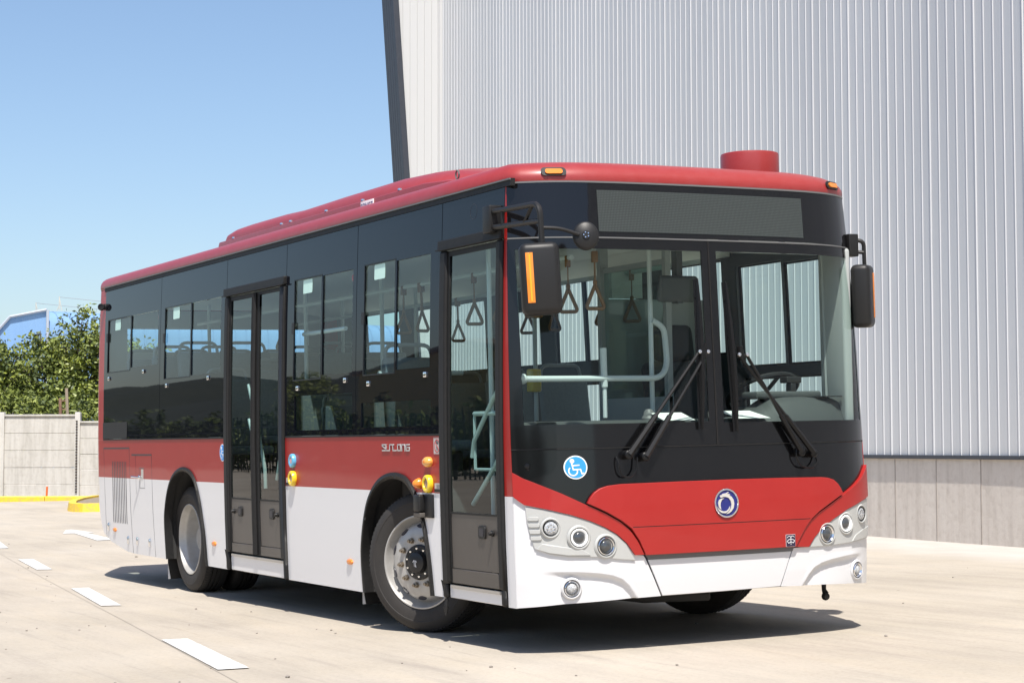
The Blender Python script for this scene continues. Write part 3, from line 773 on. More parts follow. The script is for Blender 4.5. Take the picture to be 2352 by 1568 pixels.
# --- glazing band, right side
W = [(-8.73, -7.975, 2.17, 2.66), (-7.95, -7.12, 2.19, 2.66), (-6.93, -6.215, 2.055, 2.66), (-6.19, -5.435, 2.06, 2.66),
     (-3.815, -3.29, 1.945, 2.66), (-3.265, -2.72, 1.965, 2.655), (-2.525, -2.025, 1.94, 2.66), (-2.0, -1.485, 1.955, 2.65),
     (-3.795, -2.712, 1.585, 1.83), (-2.562, -1.472, 1.595, 1.755)]
seams = [-8.84, -7.053, -5.31, -3.985, -2.652, -1.33]
for a, b in zip(seams, seams[1:]):
    hs = [h for h in W if a < h[0] < b]
    if a == -5.31: bm = patch(rect(a + .004, b - .004, 2.712, 2.940), RS, -.010, .012, 1.0, .2)
    else: bm = patch(rect(a + .004, b - .004, ZB + .012, 2.940), RS, -.010, .012, 1.0, .2, holes=hs)
    part(bm, 'glazing_panel', 'gblack')
    for h in hs:
        bm = patch(rect(*h), RS, -.007, 0, .8, .2); part(bm, 'window_pane', 'glass_s' if h[3] > 2 else 'glass_low')
bm = patch(rect(-1.326, -.502, 2.712, 2.940), RS, -.010, .012, 1.0, .2); part(bm, 'glazing_panel', 'gblack')
bm = patch(rect(-5.308, -3.987, ZB, ZB + .010), RS, -.012, .005, 1, .2); bm.free()
# sliding sash frames
for h in (W[0], W[2], W[4], W[6]):
    u0, u1, v0, v1 = h; bm = bmesh.new()
    for q in (rect(u0 - .008, u0 + .006, v0 - .008, v1 + .008), rect(u1 + .002, u1 + .012, v0 - .008, v1 + .008), rect(u0 + .006, u1 + .002, v0 - .008, v0 + .001), rect(u0 + .006, u1 + .002, v1 - .001, v1 + .008)):
        patch(q, RS, .002, .0015, 1, 1, bm=bm)
    fr_ = part(bm, 'sash_frame', 'sash')
    bm = patch(rect(u0 - .024, u0 + .02, v0 + .2 * (v1 - v0) + .19, v0 + .2 * (v1 - v0) + .27), RS, .004, .006, 1, 1); part(bm, 'sash_catch', 'plastic', fr_)
    bm = patch(rect(u0 + .30 * (u1 - u0) + .0, u0 + .30 * (u1 - u0) + .175, v1 - .105, v1 - .006, .01), RS, -.0055, .001, 1, 1)
    part(bm, 'window_sticker', mat('pale green sticker', (.55, .80, .72), .5))
    for dx, dz in ((.09, -.06), (1.21 if h[0] < -5 else .98, -.03)):
        bm = bmesh.new(); box(bm, u0 + dx - .02, u0 + dx + .02, -hw(1.9) - .011, -hw(1.9) + .0, v0 + dz - .017, v0 + dz + .017, bev=.004)
        part(bm, 'window_clip', 'chrome')
for (u, v) in ((-2.75, 2.60), (-7.15, 2.60)):
    bm = bmesh.new(); lathe(bm, [(0, 0), (.024, 0), (.024, .004), (0, .004)], RS(u, v, -.012), (0, 1, 0), 16); part(bm, 'round_sticker', 'signred')
# gutter along the side
bm = patch(rect(-8.87, -.42, 2.942, 2.984), RS, -.02, .028, 1, 1); gut = part(bm, 'roof_gutter', 'rubber')
bm = patch(rect(-8.87, -.42, 2.975, 2.984), RS, .008, .010, 1, 1); part(bm, 'gutter_lip', 'grey', gut)
bm = patch(rect(-8.84, -5.31, ZB - .002, ZB + .010), RS, -.002, .007, 1, 1); part(bm, 'belt_moulding', 'rubber')
bm = patch(rect(-3.985, -1.33, ZB - .002, ZB + .010), RS, -.002, .007, 1, 1); part(bm, 'belt_moulding', 'rubber')
bm = patch(rect(-8.84, -8.04, ZB + .013, ZB + .165, .01), RS, .003, .003, 1, 1); part(bm, 'matt_black_patch', 'rubber')

# --- left side glazing
WL = [(-1.65, -1.15, 1.96, 2.62), (-1.12, -.68, 1.96, 2.60), (-1.62, -.67, 1.56, 1.86), (-2.6, -1.85, 2.06, 2.68), (-4.25, -3.80, 2.08, 2.69), (-3.77, -3.0, 2.08, 2.69),
      (-4.25, -3.0, 1.60, 1.89), (-4.98, -4.52, 2.08, 2.52), (-6.95, -5.5, 2.08, 2.66), (-8.10, -7.28, 2.2, 2.68)]
zl = [1.55, 1.8, 2.1, 2.4, 2.7, 2.94]
bm = patch([(xseam(z) - .002, z) for z in zl][::-1] + [(-8.84, 1.55), (-8.84, 2.94)][0:1] + [(-8.84, 1.55)][0:0] + [], LS) if False else None
bm = patch([(-8.836, ZB + .012)] + [(xseam(z) - .003, z) for z in zl] + [(-8.836, 2.94)], LS, -.010, .012, 1.0, .2, holes=WL)
part(bm, 'left_glazing_panel', 'gblack')
for h in WL:
    bm = patch(rect(*h), LS, -.007, 0, .8, .2); part(bm, 'far_window_pane', 'glass_l')
bm = patch(rect(-8.87, -.75, 2.942, 2.984), LS, -.02, .026, 1, 1); part(bm, 'roof_gutter', 'rubber')
# inner faces round the windows
bm = bmesh.new()
patch([(-8.8, ZB), (-.62, ZB), (-.62, 2.9), (-8.8, 2.9)], LS, -.035, .02, 1.0, .2, holes=[(a - .012, b + .012, c - .012, d + .012) for a, b, c, d in WL], bm=bm)
part(bm, 'left_window_surround', mat('dark window surround', (.045, .05, .055), .5))
bm = patch([(-8.8, .64), (-.62, .64), (-.62, ZB), (-8.8, ZB)], LS, -.06, .03, 2, .5); part(bm, 'left_wall_lining', 'inner')
for a, b in ((-8.8, -5.34), (-3.96, -1.36)):
    bm = patch(rect(a, b, .64, 1.52), RS, -.06, .03, 2, .5, holes=[(-6.95, -5.78, .5, 1.32)] if a < -6 else [(-2.62, -1.46, .5, 1.32)]); part(bm, 'right_wall_lining', 'inner')

# --- roof
def outline(z, ins):
    pts = []; h = hw(min(z, 2.99)); hh = h - ins
    n = 28
    for k in range(n + 1):
        y = -1 + 2 * k / n; y = math.copysign(abs(y) ** .8, y); Y = y * h
        pts.append((F(Y, 2.99) - ins * (1.0 if ins < .3 else .9) - (z - 2.965) * .25, y * hh))
    for k in range(1, 9): pts.append((xseam(2.99) + (-9.01 - xseam(2.99)) * k / 9, hh))
    for k in range(9):
        a = R(90 * k / 8); pts.append((-9.01 - (.145 - min(ins, .1)) * math.sin(a), hh - .13 * (1 - math.cos(a))))
    for k in range(1, 8): pts.append((-9.165 + min(ins, 1) , (hh - .13) * (1 - 2 * k / 8)))
    for k in range(8, -1, -1):
        a = R(90 * k / 8); pts.append((-9.01 - (.145 - min(ins, .1)) * math.sin(a), -(hh - .13 * (1 - math.cos(a)))))
    for k in range(8, 0, -1): pts.append((xseam(2.99) + (-9.01 - xseam(2.99)) * k / 9, -hh))
    return pts
lv = [(2.966, 0), (2.985, -.006), (3.01, -.006), (3.035, .003), (3.055, .018), (3.075, .045), (3.090, .085), (3.102, .16), (3.112, .32), (3.120, .6)]
bm = bmesh.new(); rings = []
for z, ins in lv: rings.append([bm.verts.new((x, y, z)) for x, y in outline(z, ins)])
for a, b in zip(rings, rings[1:]):
    for k in range(len(a)): bm.faces.new((a[k], a[(k + 1) % len(a)], b[(k + 1) % len(a)], b[k]))
bm.faces.new(rings[-1])
roof = part(bm, 'roof', 'red_roof', sharp=.9, merge=False)
# roof marker lamps
for yc, dy in ((-.949, .062), (1.010, .075)):
    bm = bmesh.new(); patch(rect(yc - .066, yc + .066, 2.994, 3.042, .02), lambda u, v, o=0: FS(u, 2.99, o + .003) + Vector((-(v - 2.99) * .35, 0, v - 2.99)), .002, .008, .03, .03, bm=bm)
    mk = part(bm, 'roof_marker_lamp', 'plastic')
    bm = patch(rect(yc - .045, yc + .045, 3.004, 3.032, .012), lambda u, v, o=0: FS(u, 2.99, o + .003) + Vector((-(v - 2.99) * .35, 0, v - 2.99)), .010, .008, .03, .03)
    part(bm, 'marker_lens', 'orange', mk)
# air conditioner pod
bm = bmesh.new()
def podring(x, hwid, z0, z1, r, n=7, crown=.02):
    pts = [(x, -hwid, z0)]
    for k in range(n + 1):
        a = R(180 - 90 * k / n); pts.append((x, -hwid + r + r * math.cos(a), z1 - r * .55 + r * .55 * math.sin(a)))
    for k in range(1, 6): yy = -hwid + r + (2 * (hwid - r)) * k / 6; pts.append((x, yy, z1 + crown * math.sin(math.pi * k / 6)))
    for k in range(n + 1):
        a = R(90 - 90 * k / n); pts.append((x, hwid - r + r * math.cos(a), z1 - r * .55 + r * .55 * math.sin(a)))
    pts.append((x, hwid, z0)); return [bm.verts.new(p) for p in pts]
secs = [(-6.66, .80, 3.09, 3.20, .03), (-6.64, .80, 3.09, 3.218, .02), (-2.45, .80, 3.09, 3.218, .02), (-2.1, .80, 3.09, 3.198, .03), (-1.8, .79, 3.09, 3.172, .04), (-1.62, .76, 3.09, 3.14, .04)]
rg = [podring(*s_) for s_ in secs]
for a, b in zip(rg, rg[1:]):
    for k in range(len(a) - 1): bm.faces.new((a[k], a[k + 1], b[k + 1], b[k]))
bm.faces.new(rg[0]); bm.faces.new(rg[-1][::-1])
pod = part(bm, 'air_conditioner', 'red_roof', sharp=.7, merge=False)
bm = bmesh.new()
secs = [(-6.62, .76, 3.21, 3.222, .04), (-6.56, .76, 3.21, 3.296, .10), (-6.44, .76, 3.21, 3.330, .16), (-6.2, .76, 3.21, 3.344, .20), (-5.4, .76, 3.21, 3.341, .20), (-5.0, .76, 3.21, 3.330, .20), (-4.6, .76, 3.21, 3.338, .22), (-4.2, .76, 3.21, 3.347, .24),
        (-3.2, .76, 3.21, 3.362, .30), (-2.8, .74, 3.21, 3.363, .36), (-2.55, .70, 3.21, 3.350, .38), (-2.38, .64, 3.21, 3.312, .36), (-2.26, .57, 3.21, 3.280, .30), (-2.20, .50, 3.21, 3.25, .2), (-2.17, .46, 3.21, 3.222, .1)]
rg = [podring(*s_) for s_ in secs]
for a, b in zip(rg, rg[1:]):
    for k in range(len(a) - 1): bm.faces.new((a[k], a[k + 1], b[k + 1], b[k]))
bm.faces.new(rg[0]); bm.faces.new(rg[-1][::-1])
part(bm, 'pod_cover', 'red_roof', pod, sharp=.9, merge=False)

for x in (-6.3, -5.15, -4.95, -4.2, -3.5, -2.85):
    bm = bmesh.new(); lathe(bm, [(.018, 0), (.016, .012), (0, .016)], (x, -.785, 3.218), (0, 0, 1), 10); part(bm, 'cover_bolt', 'chrome', pod)
bm = bmesh.new(); box(bm, -3.50, -3.27, -.8055, -.799, 3.138, 3.208, bev=.002); pl_ = part(bm, 'maker_plate', 'signwhite', pod)
bm = bmesh.new()
R_ = [Vector((-1.93 + .024 * math.cos(a), -.79, 3.208 + .028 * math.sin(a))) for a in [k * math.pi / 6 for k in range(13)]]
tube(bm, R_, .006, 6, cap=False); tube(bm, [(-1.93, -.79, 3.16), (-1.93, -.79, 3.187)], .008, 6); part(bm, 'lifting_eye', 'grey', pod)
# vent stack
bm = bmesh.new(); lathe(bm, [(.18, -.02), (.183, .0), (.183, .135), (.180, .148), (.170, .152), (0, .154)], (-.80, .705, 3.108), (0, 0, 1), 40); part(bm, 'roof_vent', 'red_roof', sharp=.8)

# --- front face
YE = 1.0
def edge(z): return hw(z) * .9995
def fpatch(poly, off=-.012, thick=.012, **k):
    k.setdefault('du', .08); k.setdefault('dv', .12); return patch(poly, FS, off, thick, **k)
zt = [2.648, 2.75, 2.85, 2.958]
bm = fpatch([(-edge(z), z) for z in zt[::-1]] + [(edge(z), z) for z in zt]); hd = part(bm, 'destination_header', 'hblack')
bm = fpatch(rect(-.715, .704, 2.676, 2.916), .0012, .002, du=.1); part(bm, 'display', 'led', hd)
bm = fpatch([(-edge(2.645), 2.638), (edge(2.645), 2.638), (edge(2.65), 2.646), (-edge(2.65), 2.646)], -.01, .013); part(bm, 'header_trim', 'grey', hd)
bm = fpatch([(-edge(2.96), 2.957), (edge(2.96), 2.957), (edge(2.96), 2.967), (-edge(2.96), 2.967)], -.01, .014); part(bm, 'header_trim', 'grey', hd)
zw = [1.452, 1.6, 1.8, 2.0, 2.2, 2.4, 2.636]
clr = [(-1.165, -.050, 1.585, 2.578), (.052, 1.19, 1.578, 2.578)]
for sd_, ce in ((-1, clr[0]), (1, clr[1])):
    e0 = [(sd_ * edge(z), z) for z in zw]; poly = e0 + [(sd_ * .004, 2.636), (sd_ * .004, 1.452)]
    bm = fpatch(poly, -.010, .010, holes=[ce]); ws = part(bm, 'windshield_border', 'fblack')
    bm = fpatch([(ce[0], ce[2]), (ce[1], ce[2]), (ce[1], ce[3]), (ce[0], ce[3])], -.003, 0, du=.06); part(bm, 'windshield_pane', 'glass_f', ws)
bm = fpatch([(-.0042, 1.452), (.0042, 1.452), (.0042, 2.636), (-.0042, 2.636)], -.008, .011, du=1); part(bm, 'windshield_divider', 'rubber')
bm = fpatch([(-edge(1.45), 1.445), (edge(1.45), 1.445), (edge(1.45), 1.4515), (-edge(1.45), 1.4515)], -.01, .012); part(bm, 'windshield_seal', 'rubber')

FUL = [(-1.2245, 1.322), (-1.174, 1.286), (-1.1, 1.249), (-1.001, 1.201), (-.869, 1.133), (-.758, 1.081), (-.670, 1.031), (-.614, .985), (-.567, .924), (-.525, .843)]
FLL = [(-1.2245, 1.186), (-1.175, 1.140), (-1.07, 1.113), (-.957, 1.082), (-.846, 1.043), (-.760, 1.004), (-.694, .965), (-.632, .911), (-.583, .843)]
FUR = [(1.2245, 1.300), (1.10, 1.222), (1.019, 1.182), (.89, 1.126), (.773, 1.071), (.690, 1.030), (.630, .990), (.582, .942), (.540, .885), (.508, .838)]
FLR = [(1.2245, 1.108), (1.10, 1.085), (.933, 1.041), (.816, .991), (.723, .941), (.660, .890), (.612, .833)]
HOOD = [(-.865, 1.141), (-.848, 1.172), (-.825, 1.199), (-.79, 1.222), (-.74, 1.236), (-.661, 1.243), (-.3, 1.246), (.1, 1.247), (.433, 1.245), (.72, 1.240), (.77, 1.235), (.815, 1.222), (.848, 1.198), (.872, 1.170), (.889, 1.138),
        (.773, 1.084), (.688, 1.040), (.630, 1.000), (.582, .950), (.535, .885), (.506, .840), (-.52, .840), (-.56, .925), (-.606, .992), (-.666, 1.038), (-.752, 1.088)]
# black apron under the glass (the hood and flanges lie over it)
bm = fpatch([(-edge(1.3), 1.31), (-1.1, 1.235), (-.86, 1.12), (-.66, 1.02), (-.5, .86), (.5, .86), (.66, 1.02), (.88, 1.115), (1.1, 1.21), (edge(1.3), 1.29), (edge(1.44), 1.444), (-edge(1.44), 1.444)], -.014, .012)
part(bm, 'black_apron', 'fblack')
bm = fpatch(HOOD, .0, .030, du=.1, dv=.1, cv=[.999, 1.003])
hood = part(bm, 'front_hood', 'red', bevel=(.020, 3))
bm = fpatch([(-.600, .9985), (.617, .9985), (.617, 1.0025), (-.600, 1.0025)], .0295, .001, du=.1); part(bm, 'hood_crease', 'rubber', hood)  # shade in the crease painted as a thin dark strip
for P1, P2 in ((FUL, FLL), (FUR, FLR)):
    bm = fpatch(P1 + P2[::-1], -.004, .022, du=.05, dv=.05); part(bm, 'red_flange', 'red', bevel=(.008, 3))
# corner bumpers
BL = FLL + [(-.525, .838), (-.512, .820), (-.463, .713), (-.414, .604), (-.60, .600), (-.81, .592), (-1.0, .585), (-1.213, .565)]
BR = FLR + [(.512, .832), (.505, .83), (.458, .717), (.416, .612), (.60, .606), (.76, .602), (1.0, .592), (1.213, .575)]
RDG = [(.55, .56), (.585, .612), (.62, .662), (.66, .700), (.72, .724), (.80, .739), (.90, .749), (1.05, .757), (1.3, .765)]
def sst(x): x = max(0, min(1, x)); return x * x * (3 - 2 * x)
def BS(u, v, off=0):
    """corner bumper skin: hollowed under a soft ridge that runs in from the fog lamp and turns down"""
    a = abs(u); zr = lerpt(a, RDG); d = zr - v
    rec = .018 * sst(d / .026 + .5) * (1 - sst((a - .93) / .20)) * sst((a - .545) / .03) * (1 - .55 * sst(d / .16))
    lip = .006 * math.exp(-((d + .012) / .018) ** 2) * (1 - sst((a - .93) / .20)) * sst((a - .56) / .05)
    shelf = .010 * sst((v - .79) / .02) * (1 - sst((v - .86) / .05)) * 0
    return FS(u, v, off - rec + lip + shelf)
for P1 in (BL, BR): bm = patch(P1, BS, -.012, .014, .010, .0075); part(bm, 'corner_bumper', 'bumper', sharp=1.3)
HL = [(-1.172, 1.128), (-1.096, 1.114), (-1.006, 1.090), (-.887, 1.055), (-.763, 1.001), (-.698, .963), (-.641, .913), (-.580, .815), (-.675, .824), (-.808, .842), (-.972, .850), (-1.065, .866), (-1.134, .897), (-1.154, .974), (-1.168, 1.056)]
HR = [(.618, .832), (.664, .888), (.723, .938), (.816, .988), (.933, 1.038), (1.102, 1.082), (1.200, 1.096), (1.212, .94), (1.19, .856), (.98, .842), (.764, .832)]
hous = []
for P1 in (HL, HR): bm = fpatch(P1, .0, .012, du=.05, dv=.05); hous.append(part(bm, 'headlamp_housing', 'silver', bevel=(.005, 2)))
bm = bmesh.new()
for k in range(4):
    z = 1.062 - k * .036; u0 = -1.163 + k * .004
    patch(rect(u0, u0 + .05, z - .010, z + .012, .008), FS, .011, .008, .02, .05, bm=bm)
part(bm, 'housing_louvre', 'silver', hous[0], bevel=(.003, 2))
bm = fpatch([(-1.128, .893), (-1.10, .925), (-1.00, .905), (-.90, .89), (-.86, .865), (-.85, .852), (-.972, .855), (-1.065, .87)], .011, .007, du=.05, dv=.05); part(bm, 'housing_step', 'silver', hous[0], bevel=(.003, 2))
bm = fpatch([(1.19, .865), (1.20, .925), (1.10, .91), (1.02, .885), (.99, .86), (.98, .848)], .011, .007, du=.05, dv=.05); part(bm, 'housing_step', 'silver', hous[1], bevel=(.003, 2))
def lamp(u, v, r, kind, parent=None, base=.012):
    n = FN(u, v); n = (n + Vector((.5, 0, 0))).normalized(); c = FS(u, v, base - .006)
    bm = bmesh.new()
    lathe(bm, [(r * 1.55, .004), (r * 1.46, .010), (r * 1.34, .015), (r * 1.24, .014), (r * 1.17, .006), (r * 1.1, .0)], c, n, 32)
    h = part(bm, 'headlamp' if kind != 'fog' else 'fog_lamp', 'silver' if kind != 'fog' else 'bumper')
    if kind == 'led':
        bm = bmesh.new(); lathe(bm, [(r * 1.12, .003), (r * 1.08, .012), (r, .013), (r, .006)], c, n, 32); part(bm, 'lamp_bezel', 'plastic', h)
        bm = bmesh.new(); lathe(bm, [(r, .008), (r * .8, .013), (0, .016)], c, n, 32); part(bm, 'lamp_lens', 'lens', h)
        bm = bmesh.new()
        for k in range(9):
            a = k * math.tau / 8; rr = r * .55 if k < 8 else 0
            ax = n.cross(Vector((0, 0, 1))).normalized(); ay = n.cross(ax)
            lathe(bm, [(r * .16, .012), (r * .12, .018), (0, .02)], c + ax * math.cos(a) * rr + ay * math.sin(a) * rr, n, 8)
        part(bm, 'led_cell', 'chrome', h)
    else:
        bm = bmesh.new(); lathe(bm, [(r * 1.1, .002), (r * 1.08, .014), (r * 1.0, .018), (r * .92, .014), (r * .78, .004), (r * .70, .004)], c, n, 36)
        part(bm, 'lamp_ring', 'chrome' if kind != 'ring' else M['ringlit'], h)
        bm = bmesh.new(); lathe(bm, [(r * .80, .004), (r * .66, .013), (r * .33, .020), (0, .022)], c, n, 32); part(bm, 'lamp_lens', 'darklens' if kind != 'fog' else 'lens', h)
        bm = bmesh.new(); lathe(bm, [(r * 1.16, .003), (r * 1.16, .009), (r * 1.10, .010), (r * 1.09, .003)], c, n, 32); part(bm, 'lens_bezel', 'grey', h)
for u, v, r, kd in ((-1.058, 1.010, .039, 'led'), (-.912, .953, .046, 'ring'), (-.760, .900, .046, 'proj'), (-.955, .671, .040, 'fog'),
                    (.757, .904, .046, 'proj'), (.920, .958, .046, 'ring'), (1.087, 1.006, .039, 'led'), (1.042, .670, .040, 'fog')):
    lamp(u, v, r, kd, base=.012 if kd != 'fog' else .002)
# centre bumper
bm = fpatch([(-.495, .813), (-.403, .604), (0, .607), (.408, .612), (.494, .815)], -.012, .012, du=.1, dv=.06); part(bm, 'centre_bumper', 'bumper', bevel=(.005, 2))
bm = fpatch([(-.515, .842), (-.497, .8145), (.496, .8165), (.508, .842)], -.004, .012, du=.1); part(bm, 'grey_strip', 'grey')
# emblem
def ering(uc, vc, a, b, w, off, th, n=40):
    B_ = bmesh.new()
    for k in range(n):
        q = []
        for kk, s_ in ((k, 1), (k + 1, 1), (k + 1, 0), (k, 0)):
            t_ = kk / n * math.tau; q.append((uc + (a - w * (1 - s_)) * math.cos(t_), vc + (b - w * (1 - s_)) * math.sin(t_)))
        patch(q, FS, off, th, 1, 1, bm=B_)
    return B_
def edisc(uc, vc, a, b, off, th, surf=None, n=36):
    return patch([(uc + a * math.cos(k / n * math.tau), vc + b * math.sin(k / n * math.tau)) for k in range(n)], surf or FS, off, th, .5, .5)
bm = edisc(.017, 1.113, .080, .080, .029, .005); emb = part(bm, 'front_emblem', 'navy')
bm = ering(.017, 1.113, .083, .083, .010, .031, .008); part(bm, 'emblem_ring', 'chrome', emb, bevel=(.002, 2))
DR = [[(-.05, .041), (-.034, .043), (-.033, .049), (-.008, .052), (.009, .059), (.011, .054), (-.004, .049), (.014, .047), (.023, .041), (.012, .04), (.03, .031), (.043, .013), (.046, -.01), (.041, -.032), (.026, -.051), (.009, -.062), (-.011, -.066), (.009, -.052), (.022, -.035), (.027, -.013), (.022, .008), (.009, .025), (-.01, .031), (-.028, .031), (-.043, .027), (-.049, .032)],
      [(-.02, .023), (-.036, .016), (-.046, 0), (-.049, -.017), (-.044, -.039), (-.057, -.029), (-.063, -.015), (-.064, -.001), (-.056, .015), (-.039, .023)],
      [(-.073, -.019), (-.061, -.034), (-.045, -.044), (-.026, -.05), (-.007, -.048), (.007, -.038), (.016, -.022), (.014, -.038), (.001, -.053), (-.016, -.061), (-.037, -.059), (-.055, -.05), (-.067, -.035)]]
bm = bmesh.new()
for pz in DR: patch([(.022 + a, 1.117 + b) for a, b in pz], FS, .033, .005, 1, 1, bm=bm)
part(bm, 'emblem_dragon_ring', mat('satin silver emblem', (.62, .60, .55), .3, metal=.2), emb)
# flat strokes on a surface, for signs
def stroke(bm, surf, pts, w_, off, th=.0008):
    for (a, b) in zip(pts, pts[1:]):
        d = Vector((b[0] - a[0], b[1] - a[1])); L_ = d.length; d /= L_; n_ = Vector((-d.y, d.x)) * w_ / 2; e = d * w_ * .4
        a_, b_ = Vector(a) - e, Vector(b) + e
        patch([tuple(a_ - n_), tuple(b_ - n_), tuple(b_ + n_), tuple(a_ + n_)], surf, off, th, 1, 1, bm=bm)
def wheelchair(surf, uc, vc, r, off, flip=1):
    bm = edisc(uc, vc, r, r, off, .001, surf); sg = part(bm, 'accessibility_sign', 'signwhite')
    bm = edisc(uc, vc, r * .9, r * .9, off + .001, .001, surf); part(bm, 'sign_field', 'wc', sg)
    bm = bmesh.new()
    def q(x, y): return (uc + flip * (x - 850) / 578 * r, vc - (y - 840 + (x - 850) * .045) / 610 * r)
    patch([q(680 + 108 * math.cos(k / 20 * math.tau), 520 + 115 * math.sin(k / 20 * math.tau)) for k in range(20)], surf, off + .002, .0008, 1, 1, bm=bm)
    W_ = r * .1
    stroke(bm, surf, [q(655, 620), q(725, 965), q(1080, 935), q(1145, 1170), q(1230, 1130)], W_, off + .002)
    stroke(bm, surf, [q(700, 755), q(1015, 722)], W_, off + .002)
    stroke(bm, surf, [q(715 + 210 * math.cos(R(a)), 1040 + 225 * math.sin(R(a))) for a in range(-15, 240, 17)], W_, off + .002)
    part(bm, 'wheelchair_symbol', 'signwhite', sg)
wheelchair(FS, -.914, 1.344, .066, .0)
wheelchair(RS, -5.379, 1.423, .068, .0005)
# washer sign
bm = fpatch(rect(.431, .500, .843, .914, .004), .030, .0012, du=1); wsg = part(bm, 'washer_sign', 'signwhite')
bm = fpatch(rect(.4325, .4985, .8445, .9125, .003), .0315, .001, du=1); part(bm, 'sign_field', mat('dark sign field', (.025, .018, .05), .4), wsg)
bm = bmesh.new()
def q(x, y): return (.4655 + (x - 712) / 860 * .066, .8785 - (y - 850) / 1130 * .068)
so_ = .0328
stroke(bm, FS, [q(712, 640), q(712, 1100)], .0030, so_); stroke(bm, FS, [q(712, 1160), q(712, 1240)], .0030, so_)
stroke(bm, FS, [q(510, 1110), q(360, 915), q(450, 800), q(560, 730), q(712, 700), q(860, 740), q(980, 800), q(1075, 885), q(920, 1090), q(820, 1010), q(712, 980), q(600, 1010), q(510, 1110)], .0030, so_)
stroke(bm, FS, [q(712, 590), q(680, 480), q(630, 440)], .0028, so_); stroke(bm, FS, [q(712, 590), q(745, 480), q(790, 440)], .0028, so_)
for a, b in (((600, 425), (500, 425)), ((450, 450), (380, 560)), ((820, 425), (920, 425)), ((965, 440), (1040, 530))): stroke(bm, FS, [q(*a), q(*b)], .0028, so_)
part(bm, 'washer_symbol', 'signwhite', wsg)
bm = bmesh.new(); c = FS(-1.157, 1.357, -.002); lathe(bm, [(.014, 0), (.014, .012), (.010, .014), (0, .014)], c, FN(-1.157, 1.357), 12); box(bm, c.x - .003, c.x + .008, c.y - .005, c.y + .005, c.z - .026, c.z - .01); part(bm, 'jack_plug', 'plastic')
# tow eye under the bumper
bm = bmesh.new(); tube(bm, [(-.45, .93, .60), (-.45, .93, .545), (-.44, .935, .52)], [.016, .014, .02], 8)
lathe(bm, [(.0, -.02), (.024, -.012), (.026, 0), (.02, .014), (0, .02)], (-.44, .935, .505), (1, 0, 0), 12); part(bm, 'hanging_plug', 'plastic')

# --- wipers
def wiper(sg, p0, p1, j, btop, bbot, hose):
    OFF = .045
    wv = empty('wiper', Vector(FS(*p0, OFF)) - ORG, parent=bus)
    L0 = -Vector(FS(*p0, OFF))
    def wpart(bm, nm, mt): return part(bm, nm, mt, wv, loc=L0)
    for k, (a, dj) in enumerate(((p0, (-.028 * 1, .0)), (p1, (.028, .0)))):
        bm = bmesh.new(); A_ = FS(a[0], a[1], OFF); B_ = FS(j[0] + dj[0], j[1] + dj[1], OFF + .01)
        lathe(bm, [(.026, -.05), (.026, .012), (.02, .018), (0, .02)], FS(a[0], a[1], OFF - .01), FN(*a), 14)
        m1 = A_.lerp(B_, .38)
        tube(bm, [A_, m1], [.020, .015], 6); tube(bm, [m1, B_], [.0105, .0095], 6); wpart(bm, 'wiper_arm', 'wip')
        bm = bmesh.new(); lathe(bm, [(.011, .0), (.011, .012), (.009, .014), (0, .014)], B_ + Vector((.004, 0, 0)), FN(*j), 12); wpart(bm, 'pivot_bolt', 'chrome')
    bm = bmesh.new(); A_ = FS(j[0] - .04, j[1] - .005, OFF + .008); B_ = FS(j[0] + .04, j[1] - .005, OFF + .008)
    tube(bm, [A_, B_], .012, 6); C_ = FS(j[0] - .012 * sg, j[1] + .05, OFF); tube(bm, [FS(j[0], j[1] - .03, OFF), C_], .022, 6)
    mid = ((btop[0] + bbot[0]) / 2, (btop[1] + bbot[1]) / 2)
    wpart(bm, 'wiper_head', 'wip')
    bm = bmesh.new(); u_ = [btop[0] + (bbot[0] - btop[0]) * k / 8 for k in range(9)]; v_ = [btop[1] + (bbot[1] - btop[1]) * k / 8 for k in range(9)]
    tube(bm, [FS(a, b, .010) for a, b in zip(u_, v_)], .011, 5)
    tube(bm, [FS(a + .004, b, .030 + .016 * math.sin(math.pi * k / 8)) for k, (a, b) in enumerate(zip(u_, v_))], [.008 + .013 * math.sin(math.pi * k / 8) for k in range(9)], 6)
    for k in (1, 3, 5, 7): tube(bm, [FS(u_[k], v_[k], .010), FS(u_[k] + .004, v_[k], .036)], .010, 5)
    wpart(bm, 'wiper_blade', 'wip')
    bm = bmesh.new(); tube(bm, arcpts([FS(a, b, o_) for a, b, o_ in hose], .05, 4), .0052, 6); wpart(bm, 'washer_hose', 'wip')
wiper(-1, (-.612, 1.406), (-.507, 1.393), (-.105, 1.985), (-.110, 2.411), (-.122, 1.542), [(-.675, 1.397, .0), (-.672, 1.36, .03), (-.66, 1.29, .03), (-.61, 1.275, .035), (-.565, 1.31, .03), (-.555, 1.39, .03)])
wiper(1, (.657, 1.385), (.566, 1.393), (.165, 1.968), (.084, 2.395), (.117, 1.524), [(.69, 1.39, .0), (.695, 1.33, .03), (.65, 1.295, .035), (.56, 1.31, .03), (.53, 1.37, .03), (.545, 1.43, .03)])

